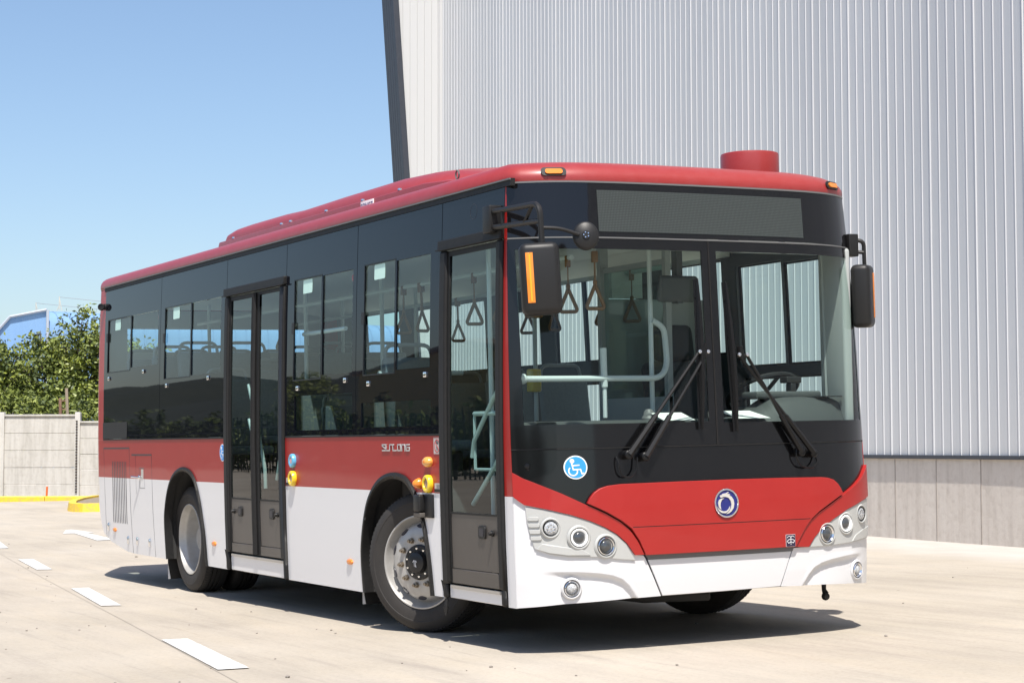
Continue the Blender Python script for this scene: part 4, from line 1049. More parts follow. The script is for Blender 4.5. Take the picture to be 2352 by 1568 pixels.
# --- doors
def doorleaf(u0, u1, z0, z1, gu0, gu1, gz0, gz1, kick, hx, lx, nm, dark='rubber'):
    bm = bmesh.new()
    for q in (rect(u0, gu0, z0, z1), rect(gu1, u1, z0, z1), rect(gu0, gu1, gz1, z1), rect(gu0, gu1, gz0 - .012, gz0)):
        patch(q, RS, -.014, .018, 2, .3, bm=bm)
    lf = part(bm, nm, dark)
    bm = patch(rect(gu0, gu1, gz0, gz1), RS, -.004, 0, 1, .3); part(bm, 'door_glass', 'glass_d', lf)
    bm = patch(rect(gu0, gu1, kick + .004, gz0 - .012), RS, -.012, .012, 1, .3); part(bm, 'door_panel', 'brown', lf)
    bm = patch(rect(gu0, gu1, z0, kick), RS, -.012, .018, 1, .3); part(bm, 'kick_plate', 'brown', lf, bevel=(.004, 1))
    bm = bmesh.new(); patch(rect(hx - .046, hx + .046, .935, 1.012, .022), RS, -.002, .012, 1, 1, bm=bm); h_ = part(bm, 'door_handle', 'plastic', lf, bevel=(.003, 2))
    bm = patch(rect(hx - .028, hx + .028, .95, .998, .012), RS, .010, .002, 1, 1)
    part(bm, 'handle_recess', 'ink', lf)
    bm = bmesh.new(); lathe(bm, [(.018, 0), (.018, .012), (.013, .014), (.010, .03), (0, .03)], RS(lx, .972, 0), (0, -1, 0), 12); part(bm, 'door_lock', 'plastic', lf)
    return lf
doorleaf(-5.215, -4.628, .655, 2.640, -5.190, -4.72, 1.077, 2.607, .727, -4.974, -5.112, 'door_leaf')
doorleaf(-4.622, -4.088, .655, 2.640, -4.54, -4.110, 1.077, 2.612, .727, -4.279, -4.154, 'door_leaf')
doorleaf(-1.232, -.575, .657, 2.640, -1.208, -.592, 1.080, 2.608, .745, -.791, -.657, 'front_door')
for a, b, za, zb in ((-5.308, -5.219, .51, 2.645), (-4.084, -3.988, .51, 2.645), (-1.326, -1.236, .563, 2.645), (-.571, -.502, .563, 2.645)):
    zz_ = (za, .70); bm = bmesh.new()
    patch(rect(a, b, .655, zb), RS, -.012, .034, 1, .3, bm=bm)
    wl = a if a in (-5.308, -1.326) else b - .045
    patch(rect(a if a in (-5.308, -1.326) else b - .05, a + .05 if a in (-5.308, -1.326) else b, za, .655), RS, -.012, .034, 1, .3, bm=bm)
    part(bm, 'door_seal_post', 'rubber', bevel=(.016, 3))
bm = bmesh.new(); tube(bm, [RS(-4.625, .66, .012), RS(-4.625, 1.5, .012), RS(-4.625, 2.0, .012), RS(-4.625, 2.63, .012)], .024, 8); part(bm, 'door_nose_seal', 'rubber')
for a, b in ((-5.325, -3.980), (-1.342, -.50)):
    bm = patch(rect(a, b, 2.648, 2.710), RS, -.012, .040, 1, .2); ln = part(bm, 'door_lintel', 'rubber', bevel=(.006, 2))
    bm = patch(rect(a - .01, b + .008, 2.648, 2.656), RS, .028, .010, 1, .2); part(bm, 'drip_edge', 'rubber', ln)
for a, b, za, zb in ((-5.255, -4.04, .512, .640), (-1.275, -.555, .565, .645)):
    bm = patch(rect(a, b, za, zb), RS, -.02, .014, 1, .2); st = part(bm, 'step_panel', 'white', bevel=(.004, 1))
    bm = patch(rect(a + .04, b - .03, zb - .018, zb), RS, -.006, .012, 1, .2); part(bm, 'step_edge', mat('worn aluminium', (.5, .48, .45), .4, metal=.6), st)

# --- arch trims and liners
def ring_trim(poly, surf, wi, nm):
    c = Vector((sum(p[0] for p in poly) / len(poly), .75))
    inner = []
    for i, p in enumerate(poly):
        a = Vector(poly[max(0, i - 1)]); b = Vector(poly[min(len(poly) - 1, i + 1)]); d = (b - a).normalized(); n_ = Vector((-d.y, d.x))
        if n_.dot(c - Vector(p)) < 0: n_ = -n_
        q_ = Vector(p) + n_ * wi; inner.append((q_.x, max(q_.y, poly[0][1]) if i in (0, len(poly) - 1) else q_.y))
    bm = bmesh.new()
    for i in range(len(poly) - 1):
        patch([poly[i], poly[i + 1], inner[i + 1], inner[i]], surf, -.05, .062, 1, 1, bm=bm)
    return part(bm, nm, 'rubber', sharp=.9), inner
for poly, surf, s_, wi in ((ARCH_R, RS, -1, .034), (ARCH_F, RS, -1, .040), (ARCH_R, LS, 1, .034), (ARCH_F, LS, 1, .040)):
    tr, inner = ring_trim(poly, surf, wi, 'arch_trim')
    bm = bmesh.new()
    A_ = [bm.verts.new((u, s_ * 1.19, v)) for u, v in poly]; B_ = [bm.verts.new((u, s_ * .55, v)) for u, v in poly]
    for i in range(len(poly) - 1): bm.faces.new((A_[i], A_[i + 1], B_[i + 1], B_[i]))
    bm.faces.new(B_); part(bm, 'wheel_housing', 'dgrey', merge=False)

# --- wheels
TY = [(.288, -.014), (.302, -.002), (.318, .003), (.345, .009), (.372, .0085), (.376, .011), (.384, .010), (.400, .004), (.418, -.004), (.428, -.012), (.436, -.022), (.442, -.036), (.4445, -.052), (.4445, -.074), (.434, -.076), (.434, -.082), (.445, -.084), (.445, -.110), (.435, -.112), (.435, -.118), (.445, -.120), (.445, -.146), (.435, -.148), (.435, -.154), (.4445, -.156), (.4445, -.190), (.438, -.215), (.40, -.238), (.34, -.242), (.29, -.225)]
def tyre(bm, c, ax): lathe(bm, TY, c, ax, 72)
def add_grooves(bm, c, ax): pass
def wheel(center, ax, front, parent=None):
    c0 = Vector(center); ax = Vector(ax).normalized()
    wh_ = empty('wheel', c0 - ORG, parent=bus); L0 = -c0
    bm = bmesh.new(); lathe(bm, TY, c0, ax, 72, mis=[0 if (h_ > -.04 or h_ < -.21) else 1 for r_, h_ in TY[:-1]]); part(bm, 'tyre', ['tyre', 'tread'], wh_, loc=L0)
    a = ax.cross(Vector((0, 0, 1))).normalized(); b = ax.cross(a)
    # moulded tread blocks on the shoulder
    bm = bmesh.new()
    for k in range(90):
        t_ = k / 90 * math.tau; d = a * math.cos(t_) + b * math.sin(t_); e = -a * math.sin(t_) + b * math.cos(t_)
        p_ = [c0 + d * .4368 + ax * -.0195 - e * .009, c0 + d * .4368 + ax * -.0195 + e * .009, c0 + d * .4465 + ax * -.070 + e * .009, c0 + d * .4465 + ax * -.070 - e * .009]
        A_ = [bm.verts.new(v - d * .006) for v in p_]; B_ = [bm.verts.new(v + d * .0025 + ax * .001) for v in p_]
        bm.faces.new(B_)
        for i in range(4): bm.faces.new((A_[i], A_[(i + 1) % 4], B_[(i + 1) % 4], B_[i]))
    part(bm, 'shoulder_tread', 'tread', wh_, loc=L0, merge=False)
    if front:
        rp = [(.290, -.016), (.298, -.004), (.297, .002), (.289, .003), (.283, -.004), (.279, -.022), (.270, -.040), (.262, -.054), (.256, -.060), (.250, -.052), (.244, -.036), (.236, -.021), (.222, -.009), (.205, -.001), (.185, .004), (.165, .007), (.12, .008), (.10, .008)]
        bm = bmesh.new(); lathe(bm, rp, c0, ax, 64); part(bm, 'rim', 'rim', wh_, loc=L0)
        for k in range(10):
            bm = bmesh.new(); t_ = (k + .5) / 10 * math.tau; d = a * math.cos(t_) + b * math.sin(t_)
            nn = (ax + d * .80).normalized()
            lathe(bm, [(.0145, -.006), (.0145, .0015), (0, .002)], c0 + d * .2295 + ax * -.0115, nn, 16, elong=(d.cross(ax), 2.2))
            part(bm, 'vent_hole', 'ink', wh_, loc=L0)  # shade of the opening painted as a dark disc on the rim
        nutm = mat('worn zinc nut', (.42, .36, .28), .4, metal=.8, noise=(90, (.2, .16, .12), .3))
        for k in range(10):
            bm = bmesh.new(); t_ = k / 10 * math.tau + .12; d = a * math.cos(t_) + b * math.sin(t_)
            lathe(bm, [(.021, .006), (.020, .012), (.0165, .012), (.0165, .030), (.011, .032), (.010, .046), (0, .047)], c0 + d * .147, ax, 6)
            part(bm, 'wheel_nut', nutm, wh_, loc=L0)
        bm = bmesh.new(); lathe(bm, [(.112, .006), (.112, .016), (.104, .022), (.072, .024), (.070, .040), (.062, .052), (.040, .058), (0, .060)], c0, ax, 40)
        hb = part(bm, 'hub', 'hub', wh_, loc=L0)
        bm = bmesh.new()
        for k in range(10):
            t_ = k / 10 * math.tau + .4; d = a * math.cos(t_) + b * math.sin(t_)
            lathe(bm, [(.0085, .022), (.0085, .031), (0, .032)], c0 + d * .089, ax, 6)
        part(bm, 'hub_bolt', 'chrome', wh_, loc=L0)
        bm = bmesh.new()   # small white mark on the cap
        def q(x, y): return c0 + ax * .0592 + (-a * (x - 1018) + Vector((0, 0, 1)) * (895 - y)) * (.3 / 316)
        for pl in ([(1000, 893), (1011, 878), (1022, 893)], [(1011, 880), (1014, 920)], [(1022, 893), (1022, 925), (1024, 880), (1034, 893)], [(1030, 925), (1022, 905)]):
            for s1, s2 in zip(pl, pl[1:]): tube(bm, [q(*s1), q(*s2)], .0022, 4)
        part(bm, 'cap_mark', 'signwhite', wh_, loc=L0)
    else:
        rp = [(.290, -.016), (.298, -.004), (.297, .002), (.289, .003), (.283, -.006), (.278, -.030), (.268, -.044), (.262, -.060), (.262, -.090), (.256, -.11), (.252, -.165), (.246, -.175), (.225, -.182), (.16, -.186), (.11, -.186), (.10, -.186), (.098, -.10), (.090, -.088), (0, -.086)]
        bm = bmesh.new(); lathe(bm, rp, c0, ax, 64); part(bm, 'rim', 'rim', wh_, loc=L0)
        bm = bmesh.new()
        for k in range(10):
            t_ = k / 10 * math.tau + .12; d = a * math.cos(t_) + b * math.sin(t_)
            lathe(bm, [(.021, -.187), (.020, -.176), (.0165, -.176), (.0165, -.160), (.011, -.158), (0, -.145)], c0 + d * .147, ax, 6)
        part(bm, 'wheel_nut', 'grey', wh_, loc=L0)
        bm = bmesh.new(); lathe(bm, TY, c0 - ax * .285, ax, 56); part(bm, 'inner_tyre', 'tyre', wh_, loc=L0)
    return wh_
st = R(27)
wheel((-1.965, -1.085, .735), (math.sin(st), -math.cos(st), 0), True)
wheel((-6.575, -1.118, .690), (0, -1, 0), False)
wheel((-1.965, 1.085, .735), (-math.sin(st), math.cos(st), 0), True)
wheel((-6.575, 1.118, .690), (0, 1, 0), False)
# mud flaps
for x, z in ((-7.03, .33), (-2.72, .42)):
    for s_ in (-1, 1):
        bm = bmesh.new(); box(bm, x - .006, x + .006, s_ * 1.17 if s_ < 0 else .80, -.80 if s_ < 0 else 1.17, z, .56, bev=.003); fl = part(bm, 'mud_flap', 'rubber')
        if s_ < 0: bm = bmesh.new(); polyprism(bm, [(x + .0075, -1.172, z + .002), (x + .0075, -1.15, z + .002), (x + .0075, -1.172, z + .14)], (.001, 0, 0)); part(bm, 'flap_mark', 'signwhite', fl)
# underbody
bm = bmesh.new()
box(bm, -8.85, -7.0, -1.15, 1.15, .60, .70); box(bm, -5.78, -2.66, -1.19, 1.19, .515, .60); box(bm, -7.0, -5.78, -.54, .54, .5, .66); box(bm, -2.66, -1.44, -.54, .54, .5, .66); box(bm, -1.44, -.50, -1.17, 1.17, .575, .64)
box(bm, -.52, -.30, -.9, .9, .60, .68)
tube(bm, [(-6.57, -1.0, .69), (-6.57, 1.0, .69)], .09, 10); tube(bm, [(-1.965, -.95, .66), (-1.965, .95, .66)], .06, 10)
box(bm, -8.2, -7.3, -.5, .5, .42, .62); tube(bm, [(-1.2, -.35, .56), (-.7, -.2, .545), (-.45, .1, .56)], .035, 8)
part(bm, 'underbody', 'dgrey', bevel=(.01, 1))

# --- small things on the side
def sidebump(u, v, prof, nm, mt, el=None, n=24, parent=None, surf=RS, mis=None):
    bm = bmesh.new(); lathe(bm, prof, surf(u, v, 0), (0, -1, 0), n, elong=el, mis=mis); return part(bm, nm, mt, parent)
for u, v in ((-8.505, .702), (-5.636, .697), (-2.808, .70)):
    mk = sidebump(u, v, [(.020, 0), (.018, .010), (.010, .0145), (0, .015)], 'side_marker_lamp', 'orange', ((1, 0, 0), 2.5))
for u, v, mt in ((-3.815, 1.369, 'cyan'),):
    b_ = sidebump(u, v, [(.050, 0), (.051, .014), (.047, .024), (.038, .028), (.024, .026), (.022, .023)], 'door_button', mt, n=32)
    sidebump(u, v, [(.022, .02), (.018, .024), (0, .025)], 'button_cap', mat('pink button cap', (.75, .38, .38), .4), parent=b_)
for u, v in ((-3.818, 1.243), (-1.508, 1.242)):
    b_ = sidebump(u, v, [(.056, 0), (.057, .014), (.053, .026), (.044, .031), (.032, .029), (.030, .022)], 'door_button', 'yellow', n=32)
    sidebump(u, v, [(.030, .018), (.026, .022), (0, .024)], 'button_cap', mat('brown button cap', (.36, .22, .16), .3, coat=.5), parent=b_)
b_ = sidebump(-1.502, 1.375, [(.032, 0), (.033, .016), (.028, .030), (.017, .040), (0, .043)], 'turn_signal_lamp', 'amber', ((1, 0, 0), 1.45), n=28)
sidebump(-1.50, 1.375, [(.020, .030), (.012, .042), (0, .045)], 'signal_bulb', 'orange', ((1, 0, 0), 1.3), parent=b_)
sidebump(-1.655, 1.241, [(.034, 0), (.034, .008), (.026, .026), (.014, .042), (0, .048)], 'cone_marker_lamp', 'orange', n=24)
# small plates
def plate(u0, u1, v0, v1, nm, dark=.4):
    bm = patch(rect(u0, u1, v0, v1, .004), RS, .0005, .002, 1, 1); p_ = part(bm, nm, mat('pale plate', (.50, .47, .44), .5))
    bm = patch(rect(u0 + .003, u1 - .003, v0 + .002, v0 + (v1 - v0) * .36), RS, .0025, .004, 1, 1); part(bm, 'plate_strip', 'plastic', p_)
    bm = bmesh.new()
    for k in range(4): stroke(bm, RS, [(u0 + .03, v1 - .009 - k * .006), (u1 - .006, v1 - .009 - k * .006)], .0018, .0027)
    part(bm, 'plate_text', 'grey', p_)
    return p_
plate(-3.967, -3.885, 1.192, 1.246, 'button_plate'); plate(-1.428, -1.340, 1.192, 1.247, 'button_plate')
# no-littering style sign: struck-out hand
bm = patch(rect(-1.433, -1.336, 1.421, 1.524, .003), RS, .0005, .0015, 1, 1); ns = part(bm, 'prohibition_sign', mat('grey sign film', (.50, .48, .46), .5))
bm = bmesh.new(); stroke(bm, RS, [(-1.384 + .037 * math.cos(R(a)), 1.472 + .037 * math.sin(R(a))) for a in range(0, 361, 20)], .005, .0022)
stroke(bm, RS, [(-1.384 - .026, 1.472 + .026), (-1.384 + .026, 1.472 - .026)], .005, .0022)
stroke(bm, RS, [(-1.429, 1.520), (-1.340, 1.520)], .0015, .0022); stroke(bm, RS, [(-1.429, 1.425), (-1.340, 1.425)], .0015, .0022)
part(bm, 'sign_ring', 'signred', ns)
bm = bmesh.new()
for k in range(5): a = R(20 + k * 22); stroke(bm, RS, [(-1.388 + .01 * math.cos(a), 1.480 + .008 * math.sin(a)), (-1.388 + .026 * math.cos(a), 1.480 + .024 * math.sin(a))], .0035, .0020)
stroke(bm, RS, [(-1.392, 1.468), (-1.396, 1.446)], .005, .002); stroke(bm, RS, [(-1.380, 1.462), (-1.376, 1.448)], .005, .002)
part(bm, 'sign_hand', 'ink', ns)
# maker's lettering, chrome strokes (blocky joined capitals)
bm = bmesh.new()
def tq(x, y): return (-2.221 + (x - 330) / 1665 * .443, 1.485 - (y - 385) / 465 * .048)
for pl in ([(600, 430), (360, 430), (360, 500), (590, 700), (590, 790), (360, 790)], [(590, 430), (590, 790), (810, 790), (810, 430), (1060, 430)], [(1000, 430), (1000, 790), (1200, 790)],
           [(1280, 430), (1280, 790), (1450, 790), (1450, 430), (1280, 430)], [(1520, 800), (1520, 430), (1700, 430), (1700, 800)], [(1960, 430), (1770, 430), (1770, 790), (1960, 790), (1960, 600), (1850, 600)]):
    stroke(bm, RS, [tq(*p) for p in pl], .0082, .001, .005)
part(bm, 'chrome_lettering', mat('bright satin metal', (.60, .60, .59), .3, metal=.4), bevel=(.0015, 1))
# black bracket box beside the front arch
bm = bmesh.new(); y0 = -hw(1.1)
box(bm, -1.555, -1.445, y0 - .018, y0 + .002, 1.035, 1.178, bev=.005); box(bm, -1.640, -1.555, y0 - .055, y0 + .002, 1.068, 1.176, bev=.012); bx_ = part(bm, 'sensor_box', 'plastic')
bm = bmesh.new(); box(bm, -1.640, -1.545, y0 - .05, y0, 1.036, 1.064, bev=.004)
for k in range(5): box(bm, -1.632 + k * .018, -1.622 + k * .018, y0 - .054, y0 - .048, 1.040, 1.062)
part(bm, 'sensor_grille', mat('dusty black plastic', (.09, .08, .07), .7), bx_)
# engine cover with slots, fuel flap
bm = bmesh.new()
def frame_line(bm, pts, w_=.007, off=.0003, th=.0008): stroke(bm, RS, pts, w_, off, th)
frame_line(bm, [(-8.834, 1.457), (-8.80, .80), (-8.79, .632)], .006); part(bm, 'engine_cover_gap', 'ink'); bm = bmesh.new(); frame_line(bm, [(-7.985, 1.458), (-7.965, .9), (-7.93, .515)], .007); part(bm, 'engine_cover_gap', 'ink')
bm = bmesh.new(); frame_line(bm, [(-8.834, 1.458), (-7.985, 1.460)], .013); part(bm, 'engine_cover_top_gap', 'ink')
bm = bmesh.new()
for k in range(9):
    u = -8.535 + k * .0545; patch([(u - .010, 1.335), (u - .010, .785), (u, .770), (u + .012, .768), (u + .010, .785), (u + .010, 1.338)], RS, .0003, .0008, 1, 1, bm=bm)
part(bm, 'vent_slot', 'ink')
bm = bmesh.new(); frame_line(bm, [(-7.905, 1.399), (-7.297, 1.401)], .013); frame_line(bm, [(-7.297, 1.401), (-7.28, .9), (-7.247, .515)], .006); frame_line(bm, [(-7.79, 1.392), (-7.775, 1.05)], .003); part(bm, 'filler_cover_gap', 'ink')
bm = bmesh.new(); frame_line(bm, [(-7.668, 1.282), (-7.523, 1.282)], .006); frame_line(bm, [(-7.665, 1.106), (-7.512, 1.106)], .004); frame_line(bm, [(-7.668, 1.282), (-7.662, 1.106)], .0025); frame_line(bm, [(-7.523, 1.282), (-7.512, 1.106)], .0025); part(bm, 'filler_flap_gap', 'grey')
bm = patch(rect(-7.612, -7.545, 1.186, 1.272, .004), RS, .0005, .002, 1, 1); lt_ = part(bm, 'latch_label', mat('pale label', (.52, .50, .46), .5))
bm = bmesh.new(); lathe(bm, [(.022, 0), (.022, .015), (.015, .02), (0, .022)], RS(-7.638, 1.198, 0), (0, -1, 0), 16); tube(bm, [RS(-7.64, 1.20, .02), RS(-7.74, 1.205, .055)], .008, 6); part(bm, 'latch_key', 'chrome', lt_)
for u, v in ((-8.703, .726), (-8.067, .626), (-7.775, .627), (-7.396, .629)):
    bm = bmesh.new(); box(bm, u - .017, u + .017, -hw(v) - .010, -hw(v) + .002, v - .036, v + .036, bev=.006); box(bm, u - .009, u + .009, -hw(v) - .016, -hw(v) - .008, v - .03, v + .028, bev=.004); part(bm, 'panel_latch', 'chrome')
# seams between glazing panels already gaps; camera at the rear corner
bm = bmesh.new(); c = Vector((-8.885, -1.190, 2.80)); lathe(bm, [(0, -.035), (.026, -.030), (.034, -.01), (.034, .014), (.028, .022), (.020, .022), (.018, .016), (0, .018)], c + Vector((.01, -.03, 0)), Vector((.85, -.5, 0)), 20)
tube(bm, [c + Vector((0, .08, 0)), c + Vector((.0, .0, 0))], .016, 10); lathe(bm, [(.030, 0), (.030, .008), (.02, .012), (0, .012)], RS(-8.86, 2.80, 0), (0, -1, 0), 20); part(bm, 'rear_camera', 'plastic')
bm = bmesh.new(); tube(bm, [(-8.80, -1.15, .66), (-8.70, -1.12, .60)], .012, 6); part(bm, 'rear_step_bracket', 'plastic')
bm = bmesh.new(); tube(bm, [(-1.30, -1.22, .56), (-1.30, -1.225, .51)], [.012, .012], 8); tube(bm, [(-1.30, -1.225, .51), (-1.295, -1.23, .46)], [.018, .006], 8); part(bm, 'hanging_plug', 'plastic')
bm = bmesh.new(); stroke(bm, RS, [(-.90 + .045 * math.cos(R(a)), 2.845 + .045 * math.sin(R(a))) for a in range(0, 361, 24)], .004, .002, .0008); part(bm, 'round_cover_gap', 'ink')

# --- mirrors
def rrbox(bm, sx, sy, sz, bev, mtx): box(bm, -sx / 2, sx / 2, -sy / 2, sy / 2, -sz / 2, sz / 2, bev=bev, mtx=mtx)
mr = empty('door_mirror', Vector((-.55, -1.24, 2.77)) - ORG, parent=bus); L0 = -Vector((-.55, -1.24, 2.77))
bm = bmesh.new(); box(bm, -.640, -.545, -1.262, -1.165, 2.685, 2.842, bev=.006); part(bm, 'mirror_bracket', 'plastic', mr, loc=L0)
bm = bmesh.new()
top = arcpts([(-.56, -1.235, 2.805), (.045, -1.255, 2.785), (.05, -1.245, 2.53)], .075, 6)
tube(bm, top, .0165, 10); tube(bm, [(-.56, -1.235, 2.715), (.045, -1.25, 2.690)], .0155, 10)
tube(bm, [(-.42, -1.243, 2.80), (-.42, -1.243, 2.712)], .012, 6); tube(bm, [(-.05, -1.25, 2.785), (-.14, -1.25, 2.70)], .012, 6)
tube(bm, arcpts([(.05, -1.245, 2.652), (.075, -1.15, 2.650), (.10, -1.045, 2.615)], .05, 4), .0105, 8)
part(bm, 'mirror_arm', 'plastic', mr, loc=L0)
MB_ = Matrix.Translation((.05, -1.262, 2.372)) @ Matrix.Rotation(R(-24), 4, 'Z') @ Matrix.Rotation(R(2.5), 4, 'X')
bm = bmesh.new(); rrbox(bm, .13, .218, .392, .038, MB_); hs = part(bm, 'mirror_shell', 'plastic', mr, loc=L0, sharp=.7)
bm = bmesh.new(); box(bm, .0645, .0680, -.078, -.038, -.130, .142, bev=.001, mtx=MB_); part(bm, 'mirror_reflector', 'orange', mr, loc=L0)
bm = bmesh.new(); box(bm, .0680, .0700, -.061, -.053, -.120, .132, mtx=MB_); part(bm, 'reflector_stripe', mat('glowing amber strip', (.95, .38, .02), .3, emit=((1, .4, .02), .08)), mr, loc=L0)  # stripe glows faintly by itself, though it is no lamp
bm = bmesh.new(); ax_ = Vector((.86, -.38, .12)).normalized(); c_ = Vector((.115, -1.008, 2.612))
lathe(bm, [(0, .010), (.020, .010), (.022, .004), (.060, -.002), (.070, -.010), (.0725, -.022), (.070, -.028), (0, -.028)], c_, ax_, 36, elong=((0, 0, 1), 1.12)); rm = part(bm, 'round_mirror', 'plastic', mr, loc=L0, sharp=.9)
bm = bmesh.new()
for k in range(5):
    a = k * math.tau / 5; e1 = ax_.cross(Vector((0, 0, 1))).normalized(); e2 = ax_.cross(e1); lathe(bm, [(.0035, .008), (.0035, .013), (0, .013)], c_ + (e1 * math.cos(a) + e2 * math.sin(a)) * .014, ax_, 8)
part(bm, 'mirror_screw', 'chrome', mr, loc=L0)
ml = empty('door_mirror', Vector((-.47, 1.22, 2.66)) - ORG, parent=bus); L1 = -Vector((-.47, 1.22, 2.66))
bm = bmesh.new(); box(bm, -.52, -.44, 1.19, 1.262, 2.595, 2.735, bev=.006); part(bm, 'mirror_bracket', 'plastic', ml, loc=L1)
bm = bmesh.new(); tube(bm, arcpts([(-.47, 1.25, 2.70), (-.44, 1.30, 2.69), (-.43, 1.295, 2.50)], .08, 6), .013, 8); tube(bm, [(-.47, 1.25, 2.625), (-.435, 1.297, 2.62)], .012, 8); part(bm, 'mirror_arm', 'plastic', ml, loc=L1)
ML_ = Matrix.Translation((-.43, 1.275, 2.345)) @ Matrix.Rotation(R(44), 4, 'Z') @ Matrix.Rotation(R(2.5), 4, 'X')
bm = bmesh.new(); rrbox(bm, .12, .225, .392, .035, ML_); part(bm, 'mirror_shell', 'plastic', ml, loc=L1, sharp=.7)
bm = bmesh.new(); box(bm, .0595, .064, .040, .085, -.135, .145, bev=.001, mtx=ML_); part(bm, 'mirror_reflector', 'orange', ml, loc=L1)

# --- interior
bm = bmesh.new(); box(bm, -5.75, -2.66, -1.15, 1.15, .62, .655); box(bm, -2.66, -1.42, -.53, .53, .621, .656); box(bm, -1.42, -.55, -1.15, 1.15, .641, .657); box(bm, -8.85, -6.98, -1.15, 1.15, .71, 1.02); box(bm, -6.98, -5.75, -.53, .53, .701, 1.019); part(bm, 'bus_floor', 'floor')
bm = bmesh.new(); box(bm, -8.9, -.62, -1.12, 1.12, 2.78, 2.80)
for s_ in (-1, 1): polyprism(bm, [(-8.9, s_ * .72, 2.778), (-8.9, s_ * 1.14, 2.700), (-8.9, s_ * 1.14, 2.778)], (7.2, 0, 0))
part(bm, 'ceiling', 'inlight')
bm = bmesh.new()
for s_ in (-1, 1): tube(bm, [(-8.2, s_ * .48, 2.60), (-1.0, s_ * .48, 2.60)], .016, 8)
for x, y in ((-7.9, -.48), (-5.45, -.48), (-3.9, -.48), (-3.3, .48), (-5.4, .48), (-7.0, .48)): tube(bm, [(x, y, .65 if x > -5.7 else 1.0), (x, y, 2.76)], .017, 8)
tube(bm, [(-2.55, -1.1, 1.95), (-2.55, -.48, 1.95)], .016, 8); tube(bm, [(-3.9, -1.1, 2.28), (-3.1, -1.1, 2.28)], .015, 8)
part(bm, 'handrail', 'rail')
bm = bmesh.new()
tube(bm, arcpts([(-.56, -1.12, 1.85), (-.62, -.10, 1.85), (-.70, .00, 1.93), (-.70, -.02, 2.16), (-.70, -.10, 2.20)], .07, 5), .018, 10)
tube(bm, [(-.60, -.50, 1.80), (-.60, -.505, 2.03)], .020, 10); tube(bm, [(-.72, -.10, 1.65), (-.72, -.10, 2.74)], .015, 8)
tube(bm, [(-.60, -.50, 1.62), (-.60, -.50, 1.80)], .013, 8)
for p_ in ((-.565, -1.10, 1.85),): lathe(bm, [(.03, 0), (.03, .05), (.022, .06)], p_, (-.05, 1, 0), 12)
tube(bm, [(-1.05, -1.02, .7), (-1.05, -1.02, 2.74)], .015, 8)
part(bm, 'entrance_rail', 'rail')
bm = bmesh.new()
tube(bm, [(-.62, -1.10, 1.93), (-.86, -1.10, 1.75), (-1.13, -1.10, 1.50), (-1.16, -1.10, 1.40)], .014, 8); tube(bm, [(-.62, -1.10, 1.60), (-.86, -1.10, 1.35), (-1.16, -1.10, 1.12)], .014, 8)
tube(bm, [(-1.14, -1.09, 1.66), (-.60, -1.09, 1.66)], .014, 8); tube(bm, [(-1.14, -1.09, 1.33), (-.6, -1.09, 1.33)], .01, 6); tube(bm, [(-1.14, -1.09, 1.33), (-1.14, -1.09, 1.66)], .01, 6)
tube(bm, [(-5.10, -1.10, 1.95), (-4.90, -1.10, 1.60), (-4.76, -1.10, 1.30), (-4.75, -1.10, 1.15)], .014, 8); tube(bm, [(-5.10, -1.10, 1.68), (-4.95, -1.10, 1.45), (-4.85, -1.10, 1.22)], .014, 8)
tube(bm, [(-4.16, -1.10, 1.95), (-4.35, -1.10, 1.55), (-4.50, -1.10, 1.22)], .014, 8)
part(bm, 'door_grab_rail', mat('pale grab rail', (.46, .54, .52), .3))
# hanging straps
def mkstrap():
    bm = bmesh.new()
    box(bm, -.022, .022, -.018, .018, -.055, .012, bev=.004)
    box(bm, -.010, .010, -.004, .004, -.16, -.05); lathe(bm, [(0, -.02), (.012, -.012), (.014, 0), (.012, .012), (0, .02)], (0, 0, -.175), (0, 0, 1), 8)
    T_ = [(-.0, -.19), (-.052, -.315), (-.045, -.330), (.045, -.330), (.052, -.315), (0, -.19)]
    tube(bm, arcpts([(0, a, b) for a, b in T_], .02, 3), .0115, 6)
    return bm
bm = mkstrap(); strap = part(bm, 'strap_hanger', 'strap', loc=(-.72, -.48, 2.60))
strap.rotation_euler = (0, 0, R(-20))
for x, y in ((-1.05, -.48), (-1.5, -.48), (-1.95, -.48), (-2.35, -.48), (-2.9, -.48), (-3.2, -.48), (-3.5, -.48), (-1.9, .48), (-2.3, .48), (-3.0, .48), (-3.4, .48), (-3.8, .48), (-4.6, .48), (-6.0, -.48), (-6.6, .48)):
    c = strap.copy(); col.objects.link(c); c.parent = bus; c.location = Vector((x, y, 2.60)) - ORG; c.rotation_euler = (0, random.uniform(-.05, .05), random.uniform(-.6, .4))
# passenger seats
def mkseat():
    bm = bmesh.new(); box(bm, -.21, .21, -.21, .21, .38, .45, bev=.03)
    MT = Matrix.Translation((-.24, 0, .45)) @ Matrix.Rotation(R(-9), 4, 'Y'); box(bm, -.03, .04, -.205, .205, -.02, .56, bev=.03, mtx=MT); return bm
def seat(x, y, z, first=None):
    if first is None:
        s_ = part(mkseat(), 'passenger_seat', 'seat', loc=(x, y, z))
        bm = bmesh.new(); tube(bm, arcpts([(-.33, -.17, .85), (-.355, -.17, 1.09), (-.36, .17, 1.09), (-.33, .17, .85)], .07, 5), .014, 8); part(bm, 'seat_grip', 'seatgrey', s_)
        bm = bmesh.new(); box(bm, -.10, .10, -.18, .18, 0, .38, bev=.02); part(bm, 'seat_base', 'dgrey', s_)
        return s_
    c = first.copy(); col.objects.link(c); c.parent = bus; c.location = Vector((x, y, z)) - ORG
    for ch in first.children: d_ = ch.copy(); col.objects.link(d_); d_.parent = c
    return c
s0_ = seat(-5.9, -.88, 1.02)
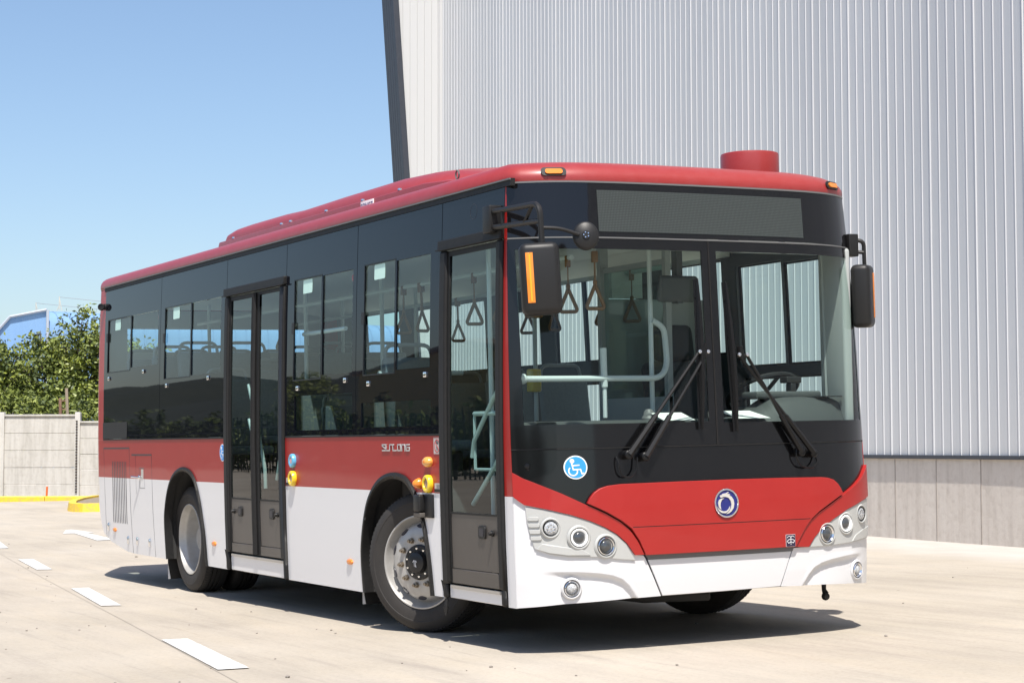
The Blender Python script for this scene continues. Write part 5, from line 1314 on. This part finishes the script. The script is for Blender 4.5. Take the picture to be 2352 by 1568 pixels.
for x, y, z in ((-5.9, -.44, 1.02), (-6.65, -.88, 1.2), (-6.65, -.44, 1.2), (-7.4, -.88, 1.2), (-7.4, -.44, 1.2), (-8.2, -.88, 1.2), (-8.2, -.44, 1.2), (-8.2, 0, 1.2), (-8.2, .44, 1.2), (-8.2, .88, 1.2),
                (-7.4, .88, 1.2), (-7.4, .44, 1.2), (-6.65, .88, 1.2), (-6.65, .44, 1.2), (-5.9, .88, 1.02), (-5.9, .44, 1.02), (-5.0, .88, .95), (-5.0, .44, .95), (-4.2, .88, .95), (-3.3, .88, .95), (-2.3, .88, 1.05), (-2.2, -.88, 1.05), (-3.3, -.88, .75)):
    seat(x, y, z + (.08 if x < -5.5 else 0), s0_)
# driver's cab
bm = bmesh.new(); box(bm, -1.98, -1.94, .28, 1.15, .66, 2.42); box(bm, -1.94, -1.10, .26, .285, .66, 1.75); part(bm, 'cab_partition', 'inner')
bm = bmesh.new(); box(bm, -1.94, -1.12, .268, .272, 1.75, 2.6); part(bm, 'cab_screen', 'glass_l')
bm = bmesh.new(); box(bm, -1.95, -1.90, .24, .30, .66, 2.76); box(bm, -1.14, -1.10, .25, .29, .66, 2.76); box(bm, -1.94, -1.12, .258, .282, 2.585, 2.62); part(bm, 'cab_frame', 'inner')
bm = bmesh.new(); box(bm, -1.55, -1.05, .42, .92, 1.05, 1.22, bev=.04); MT = Matrix.Translation((-1.55, .67, 1.2)) @ Matrix.Rotation(R(-10), 4, 'Y'); box(bm, -.06, .06, -.25, .25, 0, .80, bev=.05, mtx=MT)
box(bm, -.05, .06, -.15, .15, .80, 1.05, bev=.05, mtx=MT); box(bm, -1.5, -1.1, .5, .85, .66, 1.05); part(bm, 'driver_seat', mat('black seat fabric', (.02, .022, .026), .8))
bm = bmesh.new(); MW = Matrix.Translation((-.72, .70, 1.76)) @ Matrix.Rotation(R(-28), 4, 'Y')
tube(bm, [MW @ Vector((.225 * math.cos(k / 32 * math.tau), .225 * math.sin(k / 32 * math.tau), 0)) for k in range(33)], .017, 8, cap=False)
for a in (0, 120, 240): tube(bm, [MW @ Vector((0, 0, -.02)), MW @ Vector((.22 * math.cos(R(a)), .22 * math.sin(R(a)), 0))], .013, 6)
tube(bm, [MW @ Vector((0, 0, 0)), Vector((-.62, .70, 1.4))], .035, 8); part(bm, 'steering_wheel', 'plastic')
# dashboard
bm = bmesh.new(); rings = []
for k in range(25):
    Y = -1.12 + 2.24 * k / 24; hgt = 1.60 + (.125 / (1 + math.exp(-(Y - .47) * 24))) 
    x0 = F(Y, 1.5) - .06
    rings.append([bm.verts.new(p_) for p_ in ((x0, Y, 1.45), (x0 - .02, Y, 1.53), (x0 - .10, Y, hgt - .035), (x0 - .16, Y, hgt), (min(x0 - .30, -.56), Y, hgt + .004), (min(x0 - .36, -.60), Y, hgt - .05), (min(x0 - .34, -.58), Y, .9))])
for a, b in zip(rings, rings[1:]):
    for i in range(len(a) - 1): bm.faces.new((a[i], a[i + 1], b[i + 1], b[i]))
dsh = part(bm, 'dashboard', 'dash', sharp=.9, merge=False)
bm = bmesh.new(); MT = Matrix.Translation((-.50, .70, 1.735)); box(bm, -.10, .07, -.24, .24, -.02, .025, bev=.015, mtx=MT); part(bm, 'instrument_binnacle', 'dash', dsh)
bm = bmesh.new(); box(bm, -.50, -.44, .72, .76, 1.74, 1.81, bev=.008); box(bm, -.52, -.44, .69, .80, 1.81, 1.85, bev=.008); part(bm, 'dash_terminal', 'plastic', dsh)
bm = bmesh.new(); lathe(bm, [(.045, 0), (.045, .012), (.034, .028), (.030, .05), (.018, .064), (0, .066)], (-.46, -.285, 1.60), (0, 0, 1), 20); lathe(bm, [(.022, .02), (.018, .034), (0, .035)], (-.46, -.285, 1.62), (.8, -.5, .1), 16); part(bm, 'dash_camera', 'grey', dsh)
bm = bmesh.new()
for y in (-.98, 0.95, 1.03): lathe(bm, [(.05, 0), (.05, .005), (.042, .006), (0, .004)], (-.44, y, 1.603 if y < 0 else 1.722), (0, 0, 1), 20, elong=((0, 1, 0), 1.3))
part(bm, 'demister_vent', 'plastic', dsh)
bm = bmesh.new(); box(bm, -.66, -.60, .02, .06, 2.30, 2.72); MT = Matrix.Translation((-.60, .02, 2.385)) @ Matrix.Rotation(R(12), 4, 'Y'); box(bm, -.02, .02, -.135, .135, -.08, .08, bev=.02, mtx=MT); part(bm, 'interior_mirror', 'dash')
bm = bmesh.new(); box(bm, -.62, -.52, -1.12, 1.12, 2.615, 2.78); part(bm, 'header_lining', 'inner')
bm = bmesh.new(); tube(bm, [(-.60, 1.14, 1.6), (-.62, 1.14, 2.7)], .045, 10); tube(bm, [(-.56, -1.14, 1.6), (-.56, -1.14, 2.7)], .03, 8); box(bm, -.66, -.40, 1.10, 1.165, 1.56, 2.64, bev=.02); part(bm, 'pillar_lining', 'pillarm')
bm = bmesh.new(); box(bm, -2.02, -1.96, .36, .60, 2.43, 2.62); part(bm, 'cab_header', 'inlight')
bm = bmesh.new(); box(bm, -2.60, -2.56, -1.12, -.62, .66, 1.86, bev=.01); box(bm, -3.93, -3.89, -1.12, -.62, .66, 1.86, bev=.01); part(bm, 'modesty_panel', 'inner')
bm = bmesh.new(); box(bm, -3.34, -3.24, .42, .50, 1.83, 2.0, bev=.015); part(bm, 'card_reader', 'yellow')
bm = bmesh.new(); box(bm, -3.55, -2.75, .95, 1.14, .95, 2.2); bm.free()
# papers lying on the dashboard
def paper(y, x, z, w_, h_, rot, lab, tilt=14):
    c = RX @ Vector((x, y, z)) + Vector((0, 0, -.2225))
    bm = bmesh.new(); box(bm, -h_ / 2, h_ / 2, -w_ / 2, w_ / 2, 0, .0015)
    o = finish(bm, 'paper_sheet', 'paper', None, loc=c, rot=(ROLL, R(tilt), R(rot))); props(o, lab, 'paper', 'papers behind the windshield')
    return o
paper(.30, -.335, 1.622, .25, .19, 8, 'printed white sheet on the dashboard right of the windshield divider')
paper(-.20, -.335, 1.618, .20, .19, -6, 'blank pale sheet on the dashboard left of the windshield divider')

# writing on the pod's maker plate
try:
    cu = bpy.data.curves.new('plate_writing', 'FONT'); cu.body = 'SONGZ'; cu.size = .062; cu.extrude = .0006; cu.align_x = 'CENTER'; cu.align_y = 'CENTER'
    to = bpy.data.objects.new('plate_writing', cu); col.objects.link(to); bpy.context.view_layer.update()
    me = bpy.data.meshes.new_from_object(to.evaluated_get(bpy.context.evaluated_depsgraph_get())); bpy.data.objects.remove(to)
    me.materials.clear(); me.materials.append(M['navy'])
    to = bpy.data.objects.new('plate_writing', me); col.objects.link(to); to.parent = pl_; to.location = (-3.385, -.8062, 3.168); to.rotation_euler = (R(90), 0, 0)
except Exception as ex: print('text', ex)
